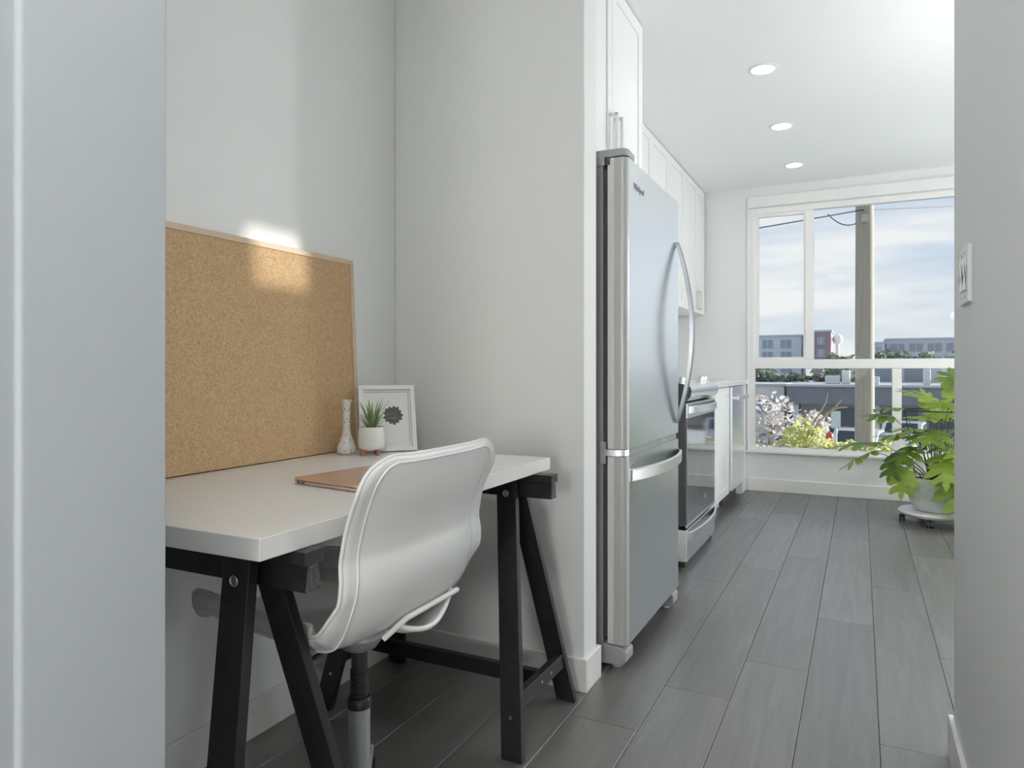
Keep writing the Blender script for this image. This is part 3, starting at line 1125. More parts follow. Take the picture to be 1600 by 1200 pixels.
bmesh.ops.recalc_face_normals(bmw, faces=bmw.faces)
bmw.to_mesh(shell.data)
bmw.free()
MB().tube(fl2, .0036, 8).build('rim', 'chair_white', ch, smooth=80)
# thin raised ridge where the flange meets the outside of the back
rid = [p - nr * .0028 for p, nr, i in cont if i > NS * .36]
MB().tube(rid, .0024, 6).build('ridge', 'chair_white', ch, smooth=80)
# the back ends in a straight lip; below it the seat pan bows out and leaves a slot
slot_u, slot_l, slot_i, slot_s = [], [], [], []
for k in range(25):
    q = k / 24
    w = .034 - .190 * q
    bow = math.sin(PI * q ** .8)
    slot_u.append((-.144, w, .524 + .002 * q))
    slot_l.append((-.128 - .024 * bow, w, .506 - .026 * bow + .018 * q))
    slot_i.append((-.112 - .016 * bow, w, .494 - .022 * bow + .014 * q))
    slot_s.append((.0, w, .480))
slot_u = [(-.112, .068, .488)] + slot_u
MB().tube(slot_u, .0062, 8).build('back_lip', 'chair_white', ch, smooth=80)
MB().tube(slot_l, .0058, 8).build('seat_lip', 'chair_white', ch, smooth=80)
MB().grid([slot_l, slot_i, slot_s]).build('seat_pan', 'chair_white', ch, smooth=60, solid=.003)
# mechanism under the seat
MB().prism(rrect(.085, .07, .03), lambda x, y: (x + .01, y, .468), lambda x, y: (x + .01, y, .482)).build('mount_plate', 'grey_metal', ch, bevel=.003)
MB().lathe([(.022, .425), (.036, .432), (.062, .466), (.04, .468)], 28, (0, 0, 0)).build('swivel_head', 'grey_metal', ch, smooth=50)
col = MB().cyl((0, 0, .27), (0, 0, .44), .0165, n=28).build('gas_column', 'black_plastic', ch, smooth=40)
for i in range(10):
    MB().tube([(.0172 * math.cos(q * PI / 12), .0172 * math.sin(q * PI / 12), .332 + i * .0056) for q in range(24)], .0021, 6, True).build('bellow_ring', 'black_plastic', col, smooth=80)
MB().lathe([(.020, .304), (.0255, .307), (.026, .321), (.022, .327), (.016, .327)], 28).build('collar', 'black_plastic', ch, smooth=50)
MB().cyl((0, 0, .10), (0, 0, .305), .0225, n=32).build('sleeve', 'grey_metal', ch, smooth=40)
MB().tube([(.02, .03, .455), (.02, .10, .445), (.02, .15, .44)], [.005, .005, .007], 8).build('height_lever', 'black_plastic', ch, smooth=60)
for i in range(5):
    a = 2 * PI * i / 5 + .3
    ca, sa = math.cos(a), math.sin(a)
    lg = MB().bar((ca * .02, sa * .02, .105), (ca * .27, sa * .27, .075), .036, .024).build('star_leg', 'grey_metal', ch, bevel=.006)
    MB().cyl((ca * .265, sa * .265, .05), (ca * .265, sa * .265, .078), .009, n=12).build('caster_stem', 'black_plastic', lg, smooth=40)
    for s in (-1, 1):
        MB().cyl((ca * .265 - sa * s * .006, sa * .265 + ca * s * .006, .026), (ca * .265 - sa * s * .022, sa * .265 + ca * s * .022, .026), .026, n=20).build('caster', 'black_plastic', lg, smooth=40)

# ================================================================== FRIDGE
FX, FY0, FY1 = -.696, 2.264, 3.015
fg = thing('refrigerator', 'tall stainless steel fridge with bottom freezer drawer', 'refrigerator', (-1.10, (FY0 + FY1) / 2, 0))
ox, oy = -1.10, (FY0 + FY1) / 2
ya, yb = FY0 - oy, FY1 - oy


def lx(x):
    return x - ox


MB().box(lx(-1.47), lx(-.782), ya + .004, yb - .004, .035, 1.705).build('cabinet_body', 'fridge_grey', fg, bevel=.004)
MB().box(lx(-.782), lx(-.764), ya + .016, yb - .016, .10, 1.69).build('gasket', 'gasket', fg)


def door_panel(name, z0, z1):
    # door core with bowed, rounded steel front
    rows = []
    n = 24
    xb_, xf = lx(-.764), lx(FX)
    poly = [(xb_, ya), (xb_ + .042, ya)]
    for i in range(7):
        a = math.radians(90 * i / 6)
        poly.append((xf - .024 + .024 * math.sin(a), ya + .022 - .022 * math.cos(a)))
    for i in range(7):
        a = math.radians(90 * i / 6)
        poly.append((xf - .024 + .024 * math.cos(a), yb - .022 + .022 * math.sin(a)))
    poly += [(xb_ + .042, yb), (xb_, yb)]
    return MB().prism(poly, lambda x, y: (x, y, z0), lambda x, y: (x, y, z1))


ud = door_panel('upper_door', .742, 1.722).build('upper_door', 'steel', fg, smooth=35, wn=True)
MB().box(lx(-.7638), lx(-.744), ya - .0012, ya + .001, .744, 1.72).build('door_side', 'fridge_edge', ud)


def door_edge(z0, z1, parent):
    xf = lx(FX)
    po = [(xf - .046, ya - .0012), (xf - .024, ya - .0014)]
    pi_ = []
    for i in range(9):
        a = math.radians(82 * i / 8)
        po.append((xf - .024 + .0252 * math.sin(a), ya + .022 - .0234 * math.cos(a)))
        pi_.append((xf - .024 + .0235 * math.sin(a), ya + .022 - .0215 * math.cos(a)))
    po += pi_[::-1] + [(xf - .046, ya + .0004)]
    MB().prism(po, lambda x, y: (x, y, z0), lambda x, y: (x, y, z1)).build('edge_trim', 'fridge_trim', parent, smooth=35)


door_edge(.7425, 1.7215, ud)
ld = door_panel('freezer_door', .085, .716).build('freezer_door', 'steel', fg, smooth=35, wn=True)
MB().box(lx(-.7638), lx(-.744), ya - .0012, ya + .001, .087, .714).build('door_side', 'fridge_edge', ld)
door_edge(.0855, .7155, ld)
MB().box(lx(-.775), lx(-.705), ya + .02, yb - .02, .7165, .7415).build('control_strip', 'fridge_grey', fg)
MB().box(lx(-.706), lx(-.7035), yb - .25, yb - .20, .72, .736).build('indicator', 'badge_silver', fg)
# hinges
m = MB().prism([(lx(-.86), ya - .002)] + [(lx(-.86) + .0, ya - .002)] + [(lx(-.72), ya - .004)] +
               [(lx(-.722) + .026 * math.sin(math.radians(q)), ya + .022 - .026 * math.cos(math.radians(q))) for q in (10, 30, 50, 70, 90)] +
               [(lx(-.70), ya + .10), (lx(-.86), ya + .10)], lambda x, y: (x, y, 1.726), lambda x, y: (x, y, 1.752))
m.build('hinge_cover', 'hinge_grey', fg, bevel=.004)
MB().box(lx(-.86), lx(-.775), ya - .002, ya + .08, 1.70, 1.728).build('hinge_base', 'hinge_grey', fg, bevel=.003)
MB().cyl((lx(-.765), ya + .006, 1.70), (lx(-.765), ya + .006, 1.727), .012, n=14).build('hinge_pin', 'gasket', fg, smooth=40)
MB().prism([(lx(-.79), ya - .003), (lx(-.73), ya - .008), (lx(-.705), ya + .004), (lx(-.698), ya + .03), (lx(-.79), ya + .03)], lambda x, y: (x, y, .7175), lambda x, y: (x, y, .7405)).build('middle_hinge', 'steel_light', fg, bevel=.002)
MB().box(lx(-.79), lx(-.77), ya - .004, ya + .01, .69, .765).build('hinge_bracket', 'hinge_grey', fg, bevel=.002)
# feet
for y in (ya + .045, yb - .045):
    s = MB().prism([(lx(-.80), .012), (lx(-.72), .012), (lx(-.70), .03), (lx(-.70), .062), (lx(-.73), .08), (lx(-.80), .08)], lambda x, z: (x, y - .04, z), lambda x, z: (x, y + .04, z)).build('foot_cover', 'hinge_grey', fg, bevel=.006)
    MB().cyl((lx(-.745), y, 0), (lx(-.745), y, .014), .018, n=18).build('foot', 'white_gloss', s, smooth=40)
MB().box(lx(-.80), lx(-.782), ya + .09, yb - .09, .02, .083).build('toe_grille', 'gasket', fg)
for y in (ya + .06, yb - .06):
    MB().cyl((lx(-1.40), y, 0), (lx(-1.40), y, .037), .02, n=16).build('rear_roller', 'gasket', fg, smooth=40)
# upper door handle: bow standing off the door
yh = yb - .062
zs, ze = .785, 1.545
hp, n = [], 26
for i in range(n + 1):
    t = i / n
    z = zs + (ze - zs) * t
    bow = math.sin(PI * t) ** .85
    hp.append((lx(FX + .004 + .066 * bow), yh, z))
rowsh = []
for i, p in enumerate(hp):
    t = i / n
    tw = .020 * (.35 + .65 * math.sin(PI * t) ** .6)
    td = .0085
    rowsh.append([(p[0] - td, p[1] - tw, p[2]), (p[0] + td * .6, p[1] - tw * .9, p[2]), (p[0] + td, p[1], p[2]), (p[0] + td * .6, p[1] + tw * .9, p[2]), (p[0] - td, p[1] + tw, p[2]), (p[0] - td, p[1] - tw, p[2])])
hm = MB().grid(rowsh)
hm.f += [tuple(range(5)), tuple(len(hm.v) - 6 + k for k in range(5))]
hm.build('door_handle', 'handle_steel', fg, smooth=50)
# freezer handle: shallow bowed bar under the drawer top
rowsh = []
for i in range(n + 1):
    t = i / n
    y = ya + .03 + (yb - ya - .05) * t
    bow = math.sin(PI * t) ** .7
    zc = .652
    dz = .022
    x = lx(FX + .004 + .05 * bow)
    rowsh.append([(x - .006, y, zc - dz), (x + .005, y, zc - dz * .8), (x + .006, y, zc + dz * .8), (x - .004, y, zc + dz), (x - .006, y, zc - dz)])
hm = MB().grid(rowsh)
hm.f += [tuple(range(4)), tuple(len(hm.v) - 5 + k for k in range(4))]
hm.build('freezer_handle', 'steel_light', fg, smooth=50)
# brand lettering
tcu = bpy.data.curves.new('lettering', 'FONT')
tcu.body = 'Whirlpool'
tcu.size = .030
tcu.extrude = .0006
tcu.materials.append(MATS['logo_grey'])
to = bpy.data.objects.new('lettering_tmp', tcu)
C.objects.link(to)
dg = bpy.context.evaluated_depsgraph_get()
dg.update()
tm = bpy.data.meshes.new_from_object(to.evaluated_get(dg))
bpy.data.objects.remove(to)
lt = bpy.data.objects.new('lettering', tm)
C.objects.link(lt)
lt.parent = fg
lt.location = (lx(FX + .0006), ya + .075, 1.632)
lt.rotation_euler = (PI / 2, 0, PI / 2)
lt['label'] = 'small dark grey maker name'

# ================================================================== KITCHEN CABINETS
CBX = -.862     # front plane of the base cabinets


def shaker_door(name, parent, x, y0, y1, z0, z1, t=.019):
    """slab frame door with a recessed panel, front at x; local coordinates"""
    d = MB().box(x - t, x - .007, y0 + .0015, y1 - .0015, z0 + .0015, z1 - .0015).build(name, 'cabinet_white', parent)
    s = .055
    for a, b, c, e in ((y0 + .0015, y0 + s, z0 + .0015, z1 - .0015), (y1 - s, y1 - .0015, z0 + .0015, z1 - .0015), (y0 + s, y1 - s, z0 + .0015, z0 + s), (y0 + s, y1 - s, z1 - s, z1 - .0015)):
        MB().box(x - .0071, x, a, b, c, e).build('door_frame', 'cabinet_white', d, bevel=.0012)
    return d


def pull(parent, x, y, z0, z1):
    m = MB()
    m.bar((x + .028, y, z0), (x + .028, y, z1), .011, .011, (0, 1, 0))
    m.bar((x, y, z0 + .006), (x + .028, y, z0 + .006), .011, .011)
    m.bar((x, y, z1 - .006), (x + .028, y, z1 - .006), .011, .011)
    return m.build('handle', 'steel_light', parent, bevel=.001)


def upper_cabinet(y0, y1, zb, zt, xf, label, ndoors, name='wall_cabinet', hz=(.03, .18), cat='cabinet', seam=None):
    t = thing(name, label, cat, (WX, y0, zb), 0, 'white kitchen wall cabinets')
    d = xf - WX
    MB().box(.001, d - .02, .001, y1 - y0 - .001, 0, zt - zb).build('carcass', 'cabinet_white', t, bevel=.001)
    es = [0, y1 - y0] if ndoors == 1 else [0, (seam - y0) if seam else (y1 - y0) / 2, y1 - y0]
    for i in range(ndoors):
        dr = shaker_door('door', t, d, es[i], es[i + 1], .001, zt - zb - .001)
        hy = es[i + 1] - .03 if i == 0 and ndoors == 2 else es[i] + .03
        pull(dr, d, hy, hz[0], hz[1])
    return t


upper_cabinet(2.165, 3.045, 1.795, H - .004, -.866, 'tall white cabinet above the fridge', 2, 'fridge_cabinet', (.045, .205), seam=2.625)
upper_cabinet(3.05, 3.51, 1.476, H - .004, -1.2, 'white wall cabinet right next to the fridge', 1)
upper_cabinet(3.51, 3.975, 1.476, H - .004, -1.2, 'white wall cabinet above the near end of the range', 1)
upper_cabinet(3.975, 4.88, 1.476, H - .004, -1.2, 'white two-door wall cabinet just past the range', 2, seam=4.436)
upper_cabinet(4.88, 5.35, 1.476, H - .004, -1.2, 'white wall cabinet over the counter before the last pair of doors', 1)
upper_cabinet(5.35, 6.125, 1.476, H - .004, -1.2, 'white two-door wall cabinet at the window end of the row', 2, seam=5.84)


def base_cabinet(y0, y1, label, ndoors=1):
    t = thing('base_cabinet', label, 'cabinet', (WX, y0, 0), 0, 'white kitchen base cabinets')
    d = CBX - WX
    MB().box(.001, d - .02, .001, y1 - y0 - .001, .10, .888).build('carcass', 'cabinet_white', t, bevel=.001)
    MB().box(.05, d - .075, .004, y1 - y0 - .004, 0, .10).build('toe_kick', 'cabinet_white', t)
    es = [0, y1 - y0] if ndoors == 1 else [0, (y1 - y0) / 2, y1 - y0]
    for i in range(ndoors):
        dr = shaker_door('door', t, d, es[i], es[i + 1], .104, .884)
    return t


RY0, RY1 = 3.56, 4.325
base_cabinet(3.045, RY0 - .006, 'white base cabinet between fridge and range')
base_cabinet(RY1 + .006, 5.33, 'white base cabinet between range and dishwasher', 2)
for a, b, lab in ((3.04, RY0 - .004, 'short white counter between fridge and range'), (RY1 + .004, FY - .002, 'white counter running from the range to the window wall')):
    c = MB().box(WX + .001, CBX + .025, a, b, .89, .928).build('countertop', 'counter_white', bevel=.003)
    tag(c, lab, 'countertop')

# ---- range
RXF = -.785
rg = thing('range', 'stainless steel slide-in range with black glass oven door', 'stove', (-1.15, (RY0 + RY1) / 2, 0))
ox, oy = -1.15, (RY0 + RY1) / 2
ya, yb = RY0 - oy, RY1 - oy
MB().box(lx(-1.49), lx(-.835), ya, yb, .03, .905).build('body', 'gasket', rg, bevel=.003)
od = MB().box(lx(-.835), lx(RXF - .004), ya + .002, yb - .002, .215, .838).build('oven_door', 'gasket', rg, bevel=.004)
MB().box(lx(RXF - .004), lx(RXF), ya + .012, yb - .012, .222, .762).build('door_glass', 'oven_glass', od, bevel=.0015)
MB().box(lx(RXF - .006), lx(RXF + .001), ya + .004, yb - .004, .762, .838).build('door_top_rail', 'steel', od, bevel=.003)
MB().box(lx(RXF - .006), lx(RXF + .0005), ya + .004, yb - .004, .206, .222).build('door_bottom_rail', 'steel_light', od, bevel=.002)


def bow_handle(parent, zc, dz, y0, y1, x, depth, name='handle', m='steel_light'):
    rowsh = []
    n = 22
    for i in range(n + 1):
        t = i / n
        y = y0 + (y1 - y0) * t
        bow = math.sin(PI * t) ** .6
        xx = x + depth * bow
        rowsh.append([(xx - .007, y, zc - dz), (xx + .005, y, zc - dz * .85), (xx + .006, y, zc + dz * .85), (xx - .004, y, zc + dz), (xx - .007, y, zc - dz)])
    hm = MB().grid(rowsh)
    hm.f += [tuple(range(4)), tuple(len(hm.v) - 5 + k for k in range(4))]
    return hm.build(name, m, parent, smooth=50)


bow_handle(od, .805, .020, ya + .02, yb - .02, lx(RXF + .002), .045)
dw = MB().box(lx(-.835), lx(RXF), ya + .002, yb - .002, .035, .196).build('storage_drawer', 'steel', rg, bevel=.004)
MB().box(lx(-.836), lx(RXF - .006), ya - .001, ya + .001, .037, .194).build('drawer_side', 'fridge_edge', dw)
bow_handle(dw, .165, .020, ya + .02, yb - .02, lx(RXF + .002), .035)
MB().box(lx(-.83), lx(-.80), ya + .03, yb - .03, 0, .034).build('foot_rail', 'gasket', rg)
# sloped, bowed control panel
cp = MB().prism([(lx(-.86), .846), (lx(-.81), .842), (lx(-.785), .852), (lx(-.768), .872), (lx(-.762), .90), (lx(-.768), .922), (lx(-.79), .934), (lx(-.88), .948), (lx(-.92), .94), (lx(-.92), .846)],
                lambda x, z: (x, ya + .012, z), lambda x, z: (x, yb - .002, z)).build('control_panel', 'steel', rg, smooth=35)
MB().prism([(lx(-.86), .846), (lx(-.81), .842), (lx(-.785), .852), (lx(-.768), .872), (lx(-.762), .90), (lx(-.768), .922), (lx(-.79), .934), (lx(-.88), .948), (lx(-.92), .94), (lx(-.92), .846)],
           lambda x, z: (x, ya, z), lambda x, z: (x, ya + .0118, z)).build('end_cap', 'gasket', rg, smooth=35)
MB().box(lx(-1.47), lx(-.90), ya + .002, yb - .002, .9055, .9165).build('cooktop', 'cooktop_glass', rg, bevel=.002)
for y in (ya + .09, ya + .18, yb - .18, yb - .09):
    k_ = MB().lathe([(.022, 0), (.0225, .006), (.019, .008), (.0185, .030), (.016, .033), (.0001, .033)], 24).build('knob', 'steel_light', rg, smooth=45, loc=(lx(-.835), y, .939))
    k_.rotation_euler = (0, math.radians(12), 0)
for (bx_, by_, r_) in ((-1.08, -.19, .10), (-1.08, .19, .085), (-1.32, -.19, .075), (-1.32, .19, .10)):
    MB().tube([(lx(bx_) + r_ * math.cos(q * PI / 16), by_ + r_ * math.sin(q * PI / 16), .9166) for q in range(32)], .0012, 4, True).build('burner_ring', 'hinge_grey', rg)
MB().prism([(-.012, -.016), (.012, -.016), (.014, .008), (0, .018), (-.014, .008)], lambda y, z: (lx(RXF), y + .09, .30 + z), lambda y, z: (lx(RXF + .0012), y + .09, .30 + z)).build('badge', 'badge_silver', rg)

# ---- dishwasher
DW0, DW1 = 5.335, 5.945
dwh = thing('dishwasher', 'stainless steel dishwasher at the window end of the counter', 'dishwasher', (WX, DW0, 0))
d = CBX - WX
MB().box(.02, d - .02, .002, DW1 - DW0 - .002, .10, .886).build('tub', 'fridge_grey', dwh)
dd = MB().box(d - .02, d + .018, .004, DW1 - DW0 - .004, .115, .885).build('door', 'steel', dwh, bevel=.004)
hm = MB()
hm.bar((d + .055, .05, .80), (d + .055, DW1 - DW0 - .05, .80), .012, .034)
hm.box(d + .018, d + .055, .055, .085, .79, .81)
hm.box(d + .018, d + .055, DW1 - DW0 - .085, DW1 - DW0 - .055, .79, .81)
hm.build('handle', 'steel_light', dd, bevel=.002)
MB().box(.05, d - .05, .004, DW1 - DW0 - .004, 0, .10).build('toe_kick', 'gasket', dwh)
fl_ = MB().box(0, CBX - WX, 0, FY - DW1 - .012, 0, .888).build('filler_panel', 'cabinet_white', loc=(WX, DW1 + .004, 0), bevel=.001)
tag(fl_, 'white filler panel between dishwasher and window wall', 'panel')

# ================================================================== SWITCH
sw = thing('light_switch', 'white double rocker light switch on the hall wall', 'switch', (RX, 1.89, 1.222))
MB().prism(rrect(.068, .066, .006), lambda a, b: (0, a, b), lambda a, b: (-.0085, a * .965, b * .965)).build('plate', 'plate_white', sw, bevel=.001)
for y in (-.026, .026):
    rk = MB().prism([(-.0086, -.035), (-.0125, -.035), (-.0098, 0), (-.0135, .035), (-.0086, .035)], lambda x, z: (x, y - .017, z), lambda x, z: (x, y + .017, z)).build('rocker', 'rocker_white', sw, bevel=.0006)
    for z in (-.049, .049):
        MB().cyl((-.0083, y, z), (-.0094, y, z), .0032, n=12).build('screw', 'hinge_grey', sw, smooth=40)

# ================================================================== HOUSE PLANT ON DOLLY
PXc, PYc = .445, 5.37
dl = thing('plant_dolly', 'round white plant dolly on black casters under the big plant', 'plant stand', (PXc, PYc, 0))
MB().lathe([(.0001, .052), (.20, .052), (.216, .06), (.222, .074), (.214, .084), (.0001, .085)], 40).build('platform', 'dolly_white', dl, smooth=50)
for i in range(5):
    a = math.radians(-105 + 72 * i)
    ca, sa = math.cos(a) * .195, math.sin(a) * .195
    cs = MB().cyl((ca, sa, .042), (ca, sa, .053), .010, n=12).build('caster', 'black_plastic', dl, smooth=40)
    for s in (-1, 1):
        MB().cyl((ca + s * .004, sa, .022), (ca + s * .017, sa, .022), .022, n=18).build('wheel', 'black_plastic', cs, smooth=40)
    MB().box(ca - .004, ca + .004, sa - .012, sa + .012, .02, .047).build('fork', 'black_plastic', cs)

php = thing('house_plant', 'large leafy green plant with deeply cut leaves in a white pot by the window', 'plant', (PXc, PYc, .0855))
MB().lathe([(.0001, .0), (.118, .0), (.130, .006), (.153, .06), (.172, .13), (.181, .19), (.182, .218), (.179, .222), (.172, .218), (.169, .19), (.0001, .19)], 44).build('pot', 'pot_white', php, smooth=60)
MB().lathe([(.0001, .197), (.07, .198), (.168, .195)], 28).build('soil', 'soil', php)


def lobed_leaf(L, W, nl, seed):
    """deeply cut leaf: midrib strip, finger lobes on both sides, end lobe"""
    r = random.Random(seed)
    m = MB()

    def P(s, w):
        return Vector((w, s * L, -.20 * L * s * s - .9 * abs(w) ** 1.6 + .004 * math.sin(11 * s + 30 * w)))
    half = .22 * W
    for i in range(nl):
        s0, s1 = i / nl, (i + 1) / nl
        for sd in (-1, 1):
            w0, w1 = half * (1 - s0 * .4), half * (1 - s1 * .4)
            m.add([P(s0, 0), P(s1, 0), P(s1, sd * w1), P(s0, sd * w0)], [(0, 1, 2, 3)])
            sm = (s0 + s1) / 2
            env = math.sin(PI * (.22 + .62 * sm)) ** .7
            reach = W * env * (.85 + .3 * r.random())
            fwd = .05 + .22 * sm
            ds = (s1 - s0)
            lob = [(.0, w0, w1, .02, .98), (.35, 0, 0, .0, .92), (.62, 0, 0, -.05, .98), (.85, 0, 0, .10, .80)]
            vs_ = []
            for f, _, _, e0, e1 in lob:
                wa = w0 + (reach - w0) * f
                wb = w1 + (reach - w1) * f
                vs_ += [P(s0 + ds * e0 + fwd * f, sd * wa), P(s0 + ds * e1 + fwd * f, sd * wb)]
            vs_.append(P(sm + ds * .1 + fwd * 1.05, sd * reach))
            m.add(vs_, [(0, 1, 3, 2), (2, 3, 5, 4), (4, 5, 7, 6), (6, 7, 8)])
    m.add([P(1, -half * .6), P(1, half * .6), P(1.13, half * .8), P(1.13, -half * .8), P(1.26, half * .45), P(1.26, -half * .45), P(1.36, 0)], [(0, 1, 2, 3), (3, 2, 4, 5), (5, 4, 6)])
    # heart-shaped base lobes
    for sd in (-1, 1):
        m.add([P(0, 0), P(.06, sd * half), P(-.10, sd * W * .55), P(-.16, sd * W * .35), P(-.10, sd * W * .10)], [(0, 1, 2, 3, 4)])
    return m.mesh('leaf', 'philodendron_green', smooth=60)


leaf_meshes = [lobed_leaf(.155, .105, 3, 1), lobed_leaf(.175, .10, 4, 2), lobed_leaf(.15, .11, 3, 5)]
# (x, y, z of the leaf base relative to the pot, heading in degrees, pitch, roll, scale)
LV = [
    (.10, -.02, .80, 60, 62, 0, 1.2), (.00, .03, .72, 120, 50, 10, 1.0), (-.20, -.05, .73, 178, 8, 0, .95), (-.24, .02, .66, 190, 16, -15, 1.0),
    (-.10, -.12, .60, 200, -5, 10, 1.15), (-.02, -.14, .60, 250, -10, 0, 1.15), (-.34, -.10, .50, 183, 4, 0, 1.35), (-.36, -.08, .44, 200, -16, 10, 1.15),
    (-.24, -.14, .42, 225, -55, 0, .9), (-.20, -.16, .34, 250, -68, 0, .95), (.04, -.18, .44, 265, -28, 0, 1.2), (.10, -.19, .34, 285, -45, 5, 1.45),
    (.16, -.19, .27, 300, -58, -5, 1.5), (.10, -.12, .50, 280, -5, 0, 1.15), (.14, -.10, .62, 300, 10, 0, 1.15), (.08, -.04, .68, 240, 25, 0, 1.05),
    (.18, .00, .72, 10, 30, 0, 1.1), (.22, -.06, .52, 340, -5, 0, 1.2), (.20, .06, .60, 40, 10, 0, 1.1), (.20, -.14, .40, 320, -30, 0, 1.2),
    (.04, .10, .66, 80, 30, 0, 1.1), (-.08, .10, .58, 140, 10, 0, 1.1), (.06, .16, .50, 90, -10, 0, 1.1),
    (.00, -.10, .66, 215, 20, 0, 1.05), (.26, .02, .42, 5, -25, 0, 1.2), (-.12, -.08, .54, 195, 14, 0, 1.1), (.06, -.12, .74, 255, 30, 0, 1.0), (.12, .02, .86, 100, 55, 0, 1.0), (-.04, -.02, .78, 160, 35, 0, .9), (-.14, -.10, .48, 235, -20, 0, 1.0),
]
rnd = random.Random(11)
for i, (x, y, z, hd, pt, rl, sc) in enumerate(LV):
    o = bpy.data.objects.new('leaf', leaf_meshes[i % 3])
    C.objects.link(o)
    o.parent = php
    o.location = (x, y, z - .06)
    o.rotation_euler = (math.radians(pt), math.radians(rl), math.radians(hd - 90))
    o.scale = (sc, sc, sc)
    bx_, by_ = x * .18 + .02 * math.cos(i * 2.1), y * .18 + .02 * math.sin(i * 2.1)
    pts = []
    for k in range(8):
        t = k / 7
        pts.append((bx_ + (x - bx_) * t ** 1.5, by_ + (y - by_) * t ** 1.5, .19 + (z - .06 - .19) * (t ** .85)))
    MB().tube(pts, [.0036] * 4 + [.003, .0026, .0023, .002], 6).build('leaf_stalk', 'stem_green', php, smooth=80)
# support hoop
hoop = thing('plant_support', 'thin dark green wire hoop holding up the big plant', 'plant support', (PXc, PYc, .09))
MB().tube([(.02 + .21 * math.cos(q * PI / 16), -.02 + .21 * math.sin(q * PI / 16), .655) for q in range(32)], .0045, 6, True).build('ring', 'stake_green', hoop, smooth=80)
for a in (195, 320, 80):
    ca, sa = math.cos(math.radians(a)), math.sin(math.radians(a))
    MB().tube([(ca * .12, sa * .12, .19), (.02 + ca * .21, -.02 + sa * .21, .66)], .0035, 6).build('stake', 'stake_green', hoop, smooth=80)

# ================================================================== OUTSIDE
GZ = -3.0
gr = struct(MB().box(-120, 120, 6.5, 320, GZ - .2, GZ).build('street_ground', 'asphalt'), 'pale asphalt street and car park outside')
# unseen wall added beside the window to keep direct sun out
struct(MB().box(1.80, 2.72, FY + .15, FY + 1.95, GZ, H + .6).build('wall_sun_block', 'exterior_wall'), 'added outside wall that blocks the sun right of the window')
struct(MB().box(WX - .3, LX + .3, FY + .141, FY + .145, GZ, -.12).build('wall_outside', 'exterior_wall'), 'outside wall below the window')

# utility pole and cables
up = thing('utility_pole', 'tall weathered wooden utility pole outside the window', 'pole', (.075, 15.25, GZ))
MB().cyl((0, 0, 0), (0, 0, 9.5), .185, .15, n=28).build('pole', 'pole_wood', up, smooth=40)
MB().box(-.06, .06, -.2, -.14, 6.85, 7.0).build('bracket', 'hinge_grey', up)
MB().bar((-.9, -.05, 8.4), (.9, .05, 8.4), .1, .12).build('cross_arm', 'pole_wood', up)


def cable(p0, p1, sag, r, label):
    pts = []
    for i in range(25):
        t = i / 24
        pts.append((p0[0] + (p1[0] - p0[0]) * t, p0[1] + (p1[1] - p0[1]) * t, p0[2] + (p1[2] - p0[2]) * t - sag * 4 * t * (1 - t)))
    o = MB().tube(pts, r, 6).build('power_cable', 'cable', smooth=80)
    tag(o, label, 'cable', 'overhead cables')


cable((-8.5, 7.8, 1.93), (.0, 15.05, 4.08), .04, .013, 'overhead cable running from the pole out to the left')
cable((.02, 15.05, 4.08), (14.2, 37.4, 8.1), .05, .013, 'overhead cable running from the pole out to the right')
cable((-.55, 14.6, 3.97), (-.08, 15.1, 3.84), .10, .010, 'short loop of cable hanging beside the pole')

# low dark building across the car park
sh_ = thing('low_building', 'low grey building with a dark overhanging fascia across the car park', 'building', (1, 50, GZ))


def sp(name, m, x0, x1, y0, y1, z0, z1, parent=None, bevel=.0):
    return MB().box(x0 - 1, x1 - 1, y0 - 50, y1 - 50, z0 - GZ, z1 - GZ).build(name, m, parent or sh_, bevel=bevel)


sp('fascia', 'shed_dark', -4.25, 14, 48.2, 60, -1.15, -.05, bevel=.03)
sp('roof', 'shed_roof', -4.3, 14, 48.1, 60, -.05, .09)
wl = sp('wall', 'shed_wall', -3.6, 14, 51.5, 59.5, GZ, -1.15)
for x in (-1.5, 1.2, 3.9, 6.6):
    f_o = sp('shopfront', 'far_window', x, x + 2.1, 51.42, 51.5, GZ + .3, -1.5)
for x in (-3.9, .7, 5.3, 9.9):
    sp('column', 'shed_wall', x, x + .35, 48.5, 48.85, GZ, -1.15)
for x, w, h, m_ in ((-2.1, .9, .55, 'roof_unit'), (-1.1, .5, .9, 'roof_unit'), (.0, 1.1, .5, 'roof_unit'), (3.6, .35, 1.0, 'roof_unit'), (5.4, .7, .6, 'roof_unit'), (6.2, .3, .4, 'roof_unit')):
    sp('roof_unit', m_, x, x + w, 51, 52, .09, .09 + h, bevel=.05)
# pale annex to its left
an = thing('annex_building', 'pale annex with a flat roof left of the low dark building', 'building', (-8.45, 52, GZ))
MB().box(-5, 3.9, -2, 6, 0, 2.95).build('wall', 'shed_wall', an)
MB().box(-5.1, 4.0, -2.1, 6.1, 2.95, 3.08).build('roof', 'shed_roof', an)
for x in (-3, 0.2, 2.2):
    MB().box(x, x + 1.1, -2.06, -2, .9, 2.0).build('window', 'far_window', an)
# white upper building behind on the right
ub = thing('white_building', 'white upper storey with windows behind the low dark building on the right', 'building', (8, 62, GZ))
MB().box(-8.0, 12, -1, 8, 0, 4.9).build('wall', 'roof_unit', ub)
for x in (-7.4, -5.0, -1.9, 1.2, 4.2):
    MB().box(x, x + 1.5, -1.08, -1, 3.2, 4.6).build('window', 'far_window', ub)
for x in (-8.0, -5.6, -2.6, .5, 3.6):
    MB().box(x, x + .3, -1.2, -1, 2.8, 4.9).build('pilaster', 'tank_white', ub)


